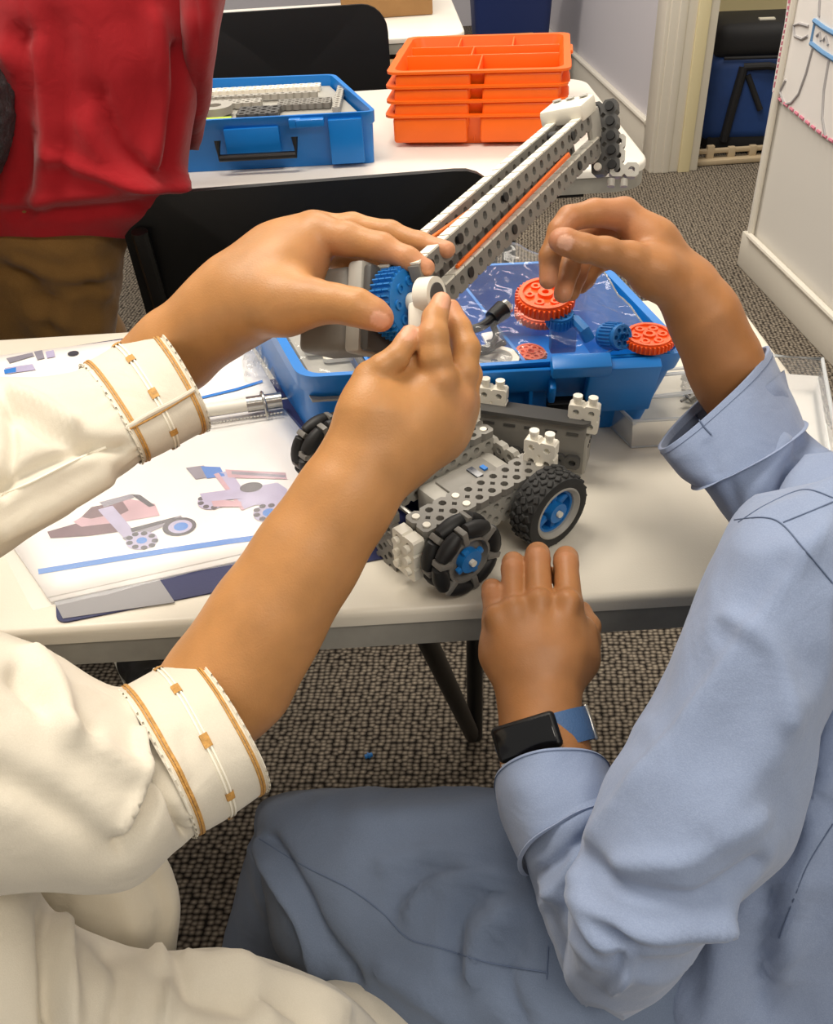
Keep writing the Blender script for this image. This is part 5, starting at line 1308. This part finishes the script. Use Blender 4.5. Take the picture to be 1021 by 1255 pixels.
# right hand (upper), fingers curled, thumb towards us
fr_ = PC([(1000, 635, .650, 28), (940, 560, .645, 32), (897, 470, .636, 35), (884, 436, .626, 36), (862, 387, .613, 35.5), (845, 356, .609, 33)])
palm2 = [(fr_, .02),
  (PC([(838, 342, .607, 28), (801, 298, .603, 27), (764, 261, .602, 18.5)]), .010),
  (PC([(842, 348, .615, 28), (804, 310, .619, 26), (764, 276, .624, 18)]), .010),
  (PC([(842, 354, .622, 26), (803, 324, .631, 24), (764, 296, .640, 17)]), .010),
  (PC([(838, 358, .626, 24), (800, 340, .639, 20), (764, 315, .650, 15)]), .010),
  (PC([(838, 358, .602, 27), (804, 336, .591, 26), (772, 317, .580, 20)]), .012)]
fing2 = [(PC([(772, 318, .580, 20), (742, 309, .572, 17), (714, 304, .567, 16), (692, 296, .566, 15), (686, 294, .566, 13)]), .005),
         (PC([(764, 263, .602, 20), (728, 261, .592, 16.5), (698, 268, .585, 15.5), (686, 282, .584, 14), (674, 314, .585, 13), (672, 343, .588, 11.5)]), .003),
         (PC([(764, 277, .624, 19), (728, 280, .62, 15), (704, 294, .612, 15), (697, 330, .606, 13.5), (690, 360, .600, 11.5)]), .003),
         (PC([(762, 296, .640, 17), (735, 300, .636, 14), (716, 312, .630, 13.5), (706, 338, .622, 12.5), (700, 358, .615, 11)]), .003),
         (PC([(762, 315, .650, 15), (742, 318, .648, 12), (728, 326, .645, 12), (718, 342, .640, 11), (712, 350, .635, 10)]), .003)]
nl2 = [(W(693, 297, .5585), CV(-1, .25, 0), CV(.1, .1, 1), .0048, .0042)]
pk2 = [(W(682, 292, .560), .010, .7), (W(745, 275, .600), .020, .5), (W(672, 345, .585), .012, .6), (W(690, 362, .597), .012, .6), (W(715, 345, .62), .014, .5), (W(700, 280, .580), .012, .4)]
cr2 = [(W(715, 296, .556), W(712, 315, .556), .001, .0008), (W(720, 294, .557), W(718, 316, .557), .001, .0008), (W(758, 280, .59), W(762, 310, .585), .003, .002)]
B2 = flesh(palm2+fing2, .0015, nl2, pk2, cr2)
shl = W(1010, 720, .47); shr = W(1230, 600, .66); hb_ = W(1290, 330, .55)
chs2, qh2 = head_chains(hb_, np.array([-.75, .65, -.3]), Z)
tb_ = [([(fl_[0][0], .020), (W(770, 1150, .485), .022)], .01), ([(W(770, 1150, .485), .022), (shl, .018)], .01), ([fr_[0], (W(1080, 690, .635), .03)], .01), ([(W(1080, 690, .635), .03), (shr, .03)], .01),
       ([(shl+np.array([.05, .02, .0]), .022), (shr, .04)], .03), ([((shl+shr)/2+np.array([.03, 0, .0]), .05), (hb_+np.array([0, -.01, -.13]), .05)], .04),
       ([((shl+shr)/2+np.array([.09, 0, -.04]), .05), ((shl+shr)/2+np.array([.09, .02, -.30]), .05)], .03)]
TBb = flesh(chs2+tb_, .005)
bm_, at_ = join_flesh([B1, B2, TBb]); bm_.build('body', M_skin_b, blue, smooth=180, attrs=at_)
add_hair(blue, qh2); add_eyes(blue, qh2)
nb_ = (shl+shr)/2+np.array([.03, 0, .0])
m, a = flesh([([(shl+np.array([.055, .02, -.005]), .050), (nb_+np.array([0, 0, -.015]), .078), (shr, .062)], .05), ([(nb_+np.array([.03, 0, -.05]), .10), (nb_+np.array([.05, .0, -.26]), .12)], .05), ([(W(1080, 690, .635), .045), (shr, .055)], .04)], .005)
m.build('shirt_yoke', M_shirt, blue, smooth=180)
MB().tube([nb_+np.array([.055*math.cos(t_), .055*math.sin(t_), .068]) for t_ in np.linspace(0, 2*PI, 24, endpoint=False)], .013, n=10, closed=True).build('collar', M_shirt, blue, smooth=180)
# near (left) sleeve: upper arm, forearm, cuff
UA = Loft([((925, 610, .51), (1130, 560, .50), (0, 0, .055)), ((905, 642, .50), (1080, 690, .475), (0, 0, .065)), ((868, 712, .495), (1045, 800, .465), (0, 0, .065)), ((835, 790, .492), (1012, 890, .46), (0, 0, .064)), ((790, 880, .49), (988, 972, .458), (0, 0, .062)), ((742, 962, .49), (960, 1062, .456), (0, 0, .062)), ((712, 1050, .488), (898, 1118, .46), (0, 0, .060)), ((696, 1130, .488), (856, 1160, .465), (0, 0, .056)), ((694, 1192, .49), (805, 1226, .475), (0, 0, .045)), ((716, 1228, .492), (764, 1246, .484), (0, 0, .022))], sub=12, nseg=96, e=2.15)
UA.fold([([(1010, 650), (930, 760), (830, 900), (705, 1055)], 7, .0028), ([(1000, 650), (930, 760), (830, 900), (720, 1040)], 30, .004), ([(960, 700), (880, 810), (800, 920)], 20, -.003), ([(702, 1062), (730, 1110), (800, 1140), (880, 1115)], 10, .008), ([(715, 1040), (760, 1085), (850, 1100), (930, 1060)], 12, -.006), ([(700, 1090), (740, 1150), (770, 1160), (765, 1195), (750, 1215)], 8, .006), ([(790, 1160), (840, 1150), (890, 1100)], 10, .005), ([(760, 1060), (850, 1050), (930, 1000)], 14, .004), ([(900, 760), (950, 800), (960, 880)], 14, .004), ([(970, 860), (930, 940), (880, 1010)], 22, .003), ([(720, 1090), (760, 1140), (765, 1180)], 12, -.004), ([(700, 1150), (730, 1180)], 10, .003)], .0022, 15, 1, ridge=.0045)
ua = UA.mesh(MB(), cap0=True, cap1=True); sl = MB().raw(ua.v, ua.f).build('sleeve', M_shirt, blue, smooth=180)
FA = Loft([((720, 1232, .515), (790, 1190, .505), (6, -8, .040)), ((690, 1185, .518), (785, 1140, .508), (6, -10, .045)), ((662, 1115, .525), (765, 1065, .515), (6, -14, .048)), ((648, 1070, .53), (750, 1010, .522), (6, -18, .048)), ((640, 1040, .535), (745, 985, .53), (6, -20, .047))], sub=10, nseg=72, e=2.2)
FA.fold([([(650, 1075), (690, 1050), (735, 1010)], 8, -.004), ([(660, 1110), (690, 1080), (705, 1050)], 9, .004), ([(655, 1090), (680, 1130), (700, 1180)], 10, -.003), ([(640, 1062), (660, 1080), (690, 1100)], 8, .003)], .0018, 22, 4, ridge=.003)
FA.mesh(MB(), cap0=True).build('sleeve', M_shirt, blue, smooth=180)
CF = Loft([((606, 962, .552), (746, 950, .552), (4, -40, .050)), ((611, 995, .547), (750, 968, .547), (4, -38, .051)), ((624, 1028, .541), (752, 985, .54), (4, -36, .052)), ((640, 1062, .535), (752, 1005, .533), (4, -32, .053))], sub=10, nseg=80, e=2.2)
CF.fold([([(640, 970), (650, 1010), (660, 1040)], 20, .002), ([(700, 930), (690, 980), (690, 1010)], 22, -.002)], .0008, 25, 6)
V_ = CF.V.copy(); cfm = CF.mesh(MB(), thick=.0018); cfo = MB().raw(cfm.v, cfm.f).build('cuff', M_shirt, blue, smooth=180)
n_ = CF.V.shape[0]-1; CF.band(MB(), n_*.955, n_*1.0, .0022).build('cuff_edge', M_shirt, cfo, smooth=60); CF.band(MB(), n_*.05, n_*.06, .0005).build('stitch', M_seam, cfo)
bvU = bvh_of(ua)
for line in ([(1021, 610), (985, 600), (940, 618), (905, 640)],):
    sm = on_surface(bvU, line)
    if len(sm) > 2: MB().tube(sm, .0004, n=6).build('seam', M_seam, sl)
# torso of the shirt
TS = Loft([((990, 560, .60), (1330, 520, .66), (0, 0, .05)), ((955, 615, .575), (1400, 600, .64), (0, 0, .075)), ((930, 700, .565), (1430, 720, .62), (0, 0, .095)), ((950, 850, .56), (1420, 900, .60), (0, 0, .105)), ((930, 1000, .565), (1400, 1040, .60), (0, 0, .105)), ((880, 1110, .58), (1380, 1160, .60), (0, 0, .11)), ((830, 1190, .595), (1360, 1280, .61), (0, 0, .11)), ((790, 1270, .61), (1340, 1400, .62), (0, 0, .11)), ((780, 1400, .64), (1320, 1520, .64), (0, 0, .11))], sub=10, nseg=96, e=2.2)
TS.fold([(p_, w_*.8, a_*1.6) for p_, w_, a_ in [([(1021, 800), (985, 900), (960, 1020)], 16, -.006), ([(1021, 960), (1000, 970), (985, 985)], 10, .006), ([(1000, 1010), (975, 1110), (960, 1200)], 14, .005), ([(940, 1090), (930, 1170), (935, 1250)], 12, -.005), ([(890, 1130), (880, 1200), (870, 1250)], 16, .004)]], .0028, 14, 7, ridge=.006)
ts = TS.mesh(MB(), cap0=True, cap1=True); so = MB().raw(ts.v, ts.f).build('shirt', M_shirt, blue, smooth=180); bvT = bvh_of(ts, ua)
for line in ([(900, 637), (935, 634), (958, 642), (985, 672), (1021, 715)], [(960, 640), (990, 628), (1021, 615)], [(1021, 1010), (990, 1060), (970, 1110), (955, 1150)]):
    sm = on_surface(bvT, line)
    if len(sm) > 2: MB().tube(sm, .0004, n=6).build('seam', M_seam, so)
# far (right) sleeve with folded cuff
FS = Loft([((832, 560, .614), (960, 454, .645), (0, 0, .042)), ((862, 592, .612), (983, 520, .645), (0, 0, .046)), ((898, 640, .614), (1022, 560, .650), (0, 0, .048)), ((960, 710, .620), (1085, 620, .655), (0, 0, .045)), ((1060, 760, .625), (1180, 650, .66), (0, 0, .05)), ((1180, 740, .64), (1270, 620, .68), (0, 0, .05))], sub=10, nseg=80, e=2.1)
FS.fold([([(960, 545), (930, 590), (905, 630)], 14, .004), ([(985, 545), (965, 590), (960, 620)], 10, -.005), ([(1010, 560), (990, 590), (985, 620)], 9, .004), ([(895, 590), (905, 620)], 8, -.003)], .002, 18, 9, ridge=.003)
FS.mesh(MB(), cap1=True).build('sleeve', M_shirt, blue, smooth=180)
FC = Loft([((806, 549, .610), (942, 424, .645), (6, 10, .043)), ((818, 566, .610), (955, 452, .645), (6, 11, .047)), ((834, 584, .610), (972, 486, .645), (6, 12, .050)), ((850, 594, .610), (986, 520, .645), (6, 13, .052))], sub=10, nseg=88, e=2.2)
FC.fold([([(868, 545), (880, 580)], 6, -.002), ([(905, 470), (925, 540)], 22, .002)], .0008, 25, 3)
fcm = FC.mesh(MB(), thick=.0022); fco = MB().raw(fcm.v, fcm.f).build('cuff', M_shirt, blue, smooth=180)
n_ = FC.V.shape[0]-1; FC.band(MB(), n_*.125, n_*.132, .0003).build('stitch', M_seam, fco); FC.band(MB(), n_*.96, n_*1.0, .002).build('cuff_edge', M_shirt, fco, smooth=60)
sm = on_surface(bvh_of(fcm), [(853, 508), (862, 522), (872, 533)]); MB().tube(sm, .0006, n=6).build('seam', M_seam, fco)
# trousers
TH = Loft([((312, 1010, .752), (322, 1040, .745), (0, 0, .02)), ((322, 986, .75), (325, 1090, .725), (0, 0, .05)), ((350, 973, .745), (345, 1170, .70), (0, 0, .07)), ((420, 969, .725), (410, 1250, .675), (0, 0, .08)), ((520, 969, .70), (510, 1320, .64), (0, 0, .085)), ((620, 972, .675), (640, 1360, .61), (0, 0, .09)), ((760, 1000, .65), (780, 1400, .60), (0, 0, .09)), ((900, 1060, .64), (920, 1440, .60), (0, 0, .09)), ((1060, 1120, .65), (1080, 1480, .60), (0, 0, .09))], sub=12, nseg=96, e=2.15)
TH.fold([(p_, w_*.75, a_*1.8) for p_, w_, a_ in [([(320, 1030), (345, 1080), (375, 1130), (395, 1190)], 9, .006), ([(335, 1030), (365, 1080), (395, 1140), (440, 1200)], 10, -.005), ([(470, 1060), (520, 1045), (580, 1050)], 12, .004), ([(480, 1110), (520, 1070), (580, 1055), (640, 1065)], 10, -.004), ([(500, 1120), (530, 1085), (600, 1070)], 8, .004), ([(555, 1190), (560, 1130), (590, 1095), (630, 1085)], 12, -.006), ([(580, 1200), (590, 1150), (620, 1120)], 12, .005), ([(470, 1190), (520, 1220), (560, 1255)], 14, .004), ([(640, 1150), (620, 1200), (640, 1255)], 12, -.004), ([(400, 1000), (480, 1010), (600, 1000)], 26, .003)]], .0025, 14, 12, ridge=.004)
th = TH.mesh(MB(), cap0=True, cap1=True); tho = MB().raw(th.v, th.f).build('trouser_leg', M_pants, blue, smooth=180); bvH = bvh_of(th)
for line in ([(318, 1028), (370, 1060), (430, 1090), (470, 1120), (500, 1150), (540, 1162), (600, 1180), (672, 1192)], [(672, 1160), (670, 1200)]):
    sm = on_surface(bvH, line); MB().tube(sm, .0005, n=6).build('seam', M_seam, tho)
SH = Loft([((330, 990, .76), (420, 1040, .73), (0, 0, .05)), ((306, 1030, .765), (420, 1100, .73), (0, 0, .06)), ((292, 1085, .79), (410, 1170, .75), (0, 0, .06)), ((272, 1165, .83), (400, 1230, .80), (0, 0, .06)), ((255, 1270, .92), (370, 1300, .90), (0, 0, .06)), ((240, 1350, 1.08), (330, 1370, 1.07), (0, 0, .05)), ((235, 1400, 1.2), (310, 1410, 1.19), (0, 0, .05))], sub=10, nseg=64)
SH.fold([([(310, 1040), (330, 1110), (370, 1170)], 10, .005)], .002, 14, 4); SH.mesh(MB(), cap0=True, cap1=True).build('trouser_leg', M_pants, blue, smooth=180)
ft = W(262, 1420, 1.2); make_shoe((ft[0], ft[1]+.03, 0), .7, blue)
l2 = W(560, 1560, .60); h2 = W(1000, 1420, .62); MB().tube([h2, l2], [.09, .07], n=24).build('trouser_leg', M_pants, blue, smooth=180)
leg_to_floor(blue, l2, (l2[0]-.03, l2[1]+.03, .09), .07, .05, M_pants)
make_shoe((l2[0]-.04, l2[1]+.06, 0), .5, blue)

# watch on the left wrist
wa = nrm(CV(-.26, .90, -.30)); wc = W(666, 902, .557)
face_n = nrm(CV(-.26, .25, .93)); face_n = nrm(face_n-wa*(face_n@wa)); wr = np.cross(wa, face_n)
watch = thing('wrist_watch', wc, 'black rectangular smart watch on a blue strap around the wrist', 'watch')
Rw = .0262
WMt = MAT(wc, wr, wa, face_n)
st = MB(); vs = []; fs = []; n = 40
for i in range(n):
    a_ = 2*PI*i/n
    for k_, (yy, rr) in enumerate(((-.010, Rw), (-.010, Rw+.0024), (0, Rw+.0030), (.010, Rw+.0024), (.010, Rw))): vs.append((rr*math.cos(a_)*1.06, yy, rr*math.sin(a_)*.98))
for i in range(n):
    j = (i+1) % n
    for k_ in range(5): q_ = (k_+1) % 5; fs.append((i*5+k_, j*5+k_, j*5+q_, i*5+q_))
st.raw(vs, fs, WMt).build('strap', M_strap, watch, smooth=40)
bd = MB().box((-.004, .001, Rw+.0030), (.040, .0215, .0075), bev=.003, seg=3, M=WMt @ Matrix.Rotation(-.08, 4, 'Y')).build('watch_case', M_blackplastic, watch, smooth=50)
MB().box((-.004, .001, Rw+.0068), (.035, .0175, .0012), bev=.0005, M=WMt @ Matrix.Rotation(-.08, 4, 'Y')).build('screen', M_screen, bd)
MB().box((-.004, -.0105, Rw+.004), (.038, .0012, .0035), M=WMt @ Matrix.Rotation(-.08, 4, 'Y')).build('case_trim', M_steel, bd)
MB().box((Rw+.004, 0, -.006), (.003, .022, .014), bev=.001, M=WMt).build('buckle', M_steel, watch)

# ================================================================== person in the red shirt (standing behind the chair)
pr_ = W(80, 300, 1.26)
red = thing('person', (float(pr_[0]), float(pr_[1]), 0), 'person in a red T-shirt and khaki trousers standing at the far table', 'person')
YR = W(80, 289, 1.26)[1]
def DY(x, y, lean=0):
    """depth at which the pixel ray meets the upright plane of the standing figure"""
    r = FW+(x-CX)/FPX*RT-(y-CY)/FPX*UP
    return (YR+lean)/r[1]
def up_ring(xl, xr, y, nb, lean=0): return ((xl, y, DY(xl, y, lean)), (xr, y, DY(xr, y, lean)), (0, 0, nb))
RS = Loft([up_ring(30, 180, -225, .03, .05), up_ring(-20, 232, -190, .06, .05), up_ring(-60, 262, -120, .09, .045), up_ring(-62, 252, 0, .105, .03), up_ring(-58, 240, 110, .11, .015), up_ring(-50, 230, 190, .11, .0), up_ring(-46, 222, 240, .11, 0), up_ring(-40, 175, 280, .105, 0), up_ring(-38, 168, 289, .103, 0)], sub=10, nseg=88, e=2.3)
RS.fold([(p_, w_*.8, a_*1.5) for p_, w_, a_ in [([(30, 40), (35, 120), (25, 240)], 10, -.012), ([(45, 60), (60, 160), (50, 260)], 14, .008), ([(190, 20), (200, 120), (185, 200)], 12, .010), ([(215, 60), (212, 140), (200, 215)], 10, -.010), ([(0, 245), (80, 240), (170, 225), (220, 215)], 10, .006), ([(20, 262), (100, 258), (170, 250)], 9, -.006), ([(100, 150), (140, 210), (210, 225)], 14, .007), ([(5, 60), (30, 100), (40, 150)], 10, .006), ([(60, 190), (130, 215), (215, 222)], 9, .008), ([(120, 110), (150, 180), (190, 215)], 10, -.008), ([(70, 20), (85, 120), (75, 210)], 12, -.007)]], .006, 7, 2, ridge=.006)
RS.mesh(MB(), cap0=True, cap1=True).build('shirt', M_red, red, smooth=180)
RA = Loft([up_ring(195, 300, -150, .06, .0), up_ring(210, 285, -60, .05, -.02), up_ring(218, 268, 40, .05, -.03), up_ring(222, 260, 112, .045, .01), up_ring(222, 250, 160, .04, .06), up_ring(224, 243, 184, .03, .10)], sub=8, nseg=48)
RA.fold([([(235, 0), (245, 60), (240, 130)], 10, -.006), ([(258, 20), (250, 100)], 8, .004)], .004, 14, 3); RA.mesh(MB(), cap0=True, cap1=True).build('sleeve', M_red, red, smooth=180)
KH = Loft([up_ring(-45, 160, 250, .09), up_ring(-42, 150, 300, .095), up_ring(-45, 143, 360, .095), up_ring(-45, 138, 430, .09)], sub=10, nseg=72, e=2.4)
KH.fold([([(0, 330), (40, 350), (60, 400)], 8, -.010), ([(20, 320), (80, 340), (120, 330)], 8, .008), ([(60, 370), (100, 350), (135, 345)], 7, -.008), ([(110, 300), (120, 350), (115, 400)], 8, .006), ([(30, 380), (80, 395)], 7, .006)], .006, 14, 6, ridge=.010)
KH.mesh(MB(), cap0=True, cap1=True).build('trousers', M_khaki, red, smooth=180)
for px_ in (5, 95):
    k_ = W(px_, 420, DY(px_, 420)); leg_to_floor(red, k_, (k_[0], k_[1]+.02, .09), .075, .055, M_khaki)
    make_shoe((k_[0], k_[1]+.05, 0), 0, red)
sh = W(105, -190, DY(105, -190, .05)); hr = sh+np.array([0, .02, .19])
c3, q3 = head_chains(hr, np.array([.2, 1, -.2]), Z)
el = W(241, 60, DY(241, 60, -.03)); wr_ = W(236, 140, DY(236, 140, .03))
m3 = flesh(c3+[([(hr+np.array([0, -.02, -.1]), .045), (sh, .05)], .03), ([(sh, .05), (W(250, -110, DY(250, -110, 0)), .03)], .03), ([(W(250, -110, DY(250, -110, 0)), .03), (el, .018)], .01), ([(el, .018), (wr_, .013)], .01),
                ([(sh, .05), (sh+np.array([-.11, -.01, -.33]), .045)], .04)], .005)
m3[0].build('body', M_skin_b, red, smooth=180, attrs=m3[1]); add_hair(red, q3); add_eyes(red, q3)

# ================================================================== dark-haired person at the left edge
hd = W(-106, 160, 1.06)
dk = thing('person', (float(hd[0]), float(hd[1]), 0), 'dark-haired person sitting at the edge beside the red shirt', 'person')
c4, q4 = head_chains(hd, np.array([-.7, .7, -.2]), nrm(np.array([.6, 0, .8])))
m4 = flesh(c4+[([(hd+np.array([-.03, 0, -.1]), .04), (hd+np.array([-.10, 0, -.2]), .06)], .03)], .005); m4[0].build('body', M_skin_b, dk, smooth=180, attrs=m4[1])
m, a = flesh([([(hd+np.array([-.22, -.03, -.22]), .07), (hd+np.array([-.06, -.03, -.22]), .07)], .05), ([(hd+np.array([-.14, -.03, -.24]), .11), (hd+np.array([-.14, -.03, -.54]), .12)], .05)], .006)
m.v = [(min(x, hd[0]-.03), y, z) for x, y, z in m.v]
m.build('jacket', M_bagblack, dk, smooth=180); add_hair(dk, q4, 1.08); add_eyes(dk, q4)
leg_to_floor(dk, hd+np.array([-.15, .0, -.57]), (hd[0]-.15, hd[1]+.02, .09), .08, .06, M_bagblack)
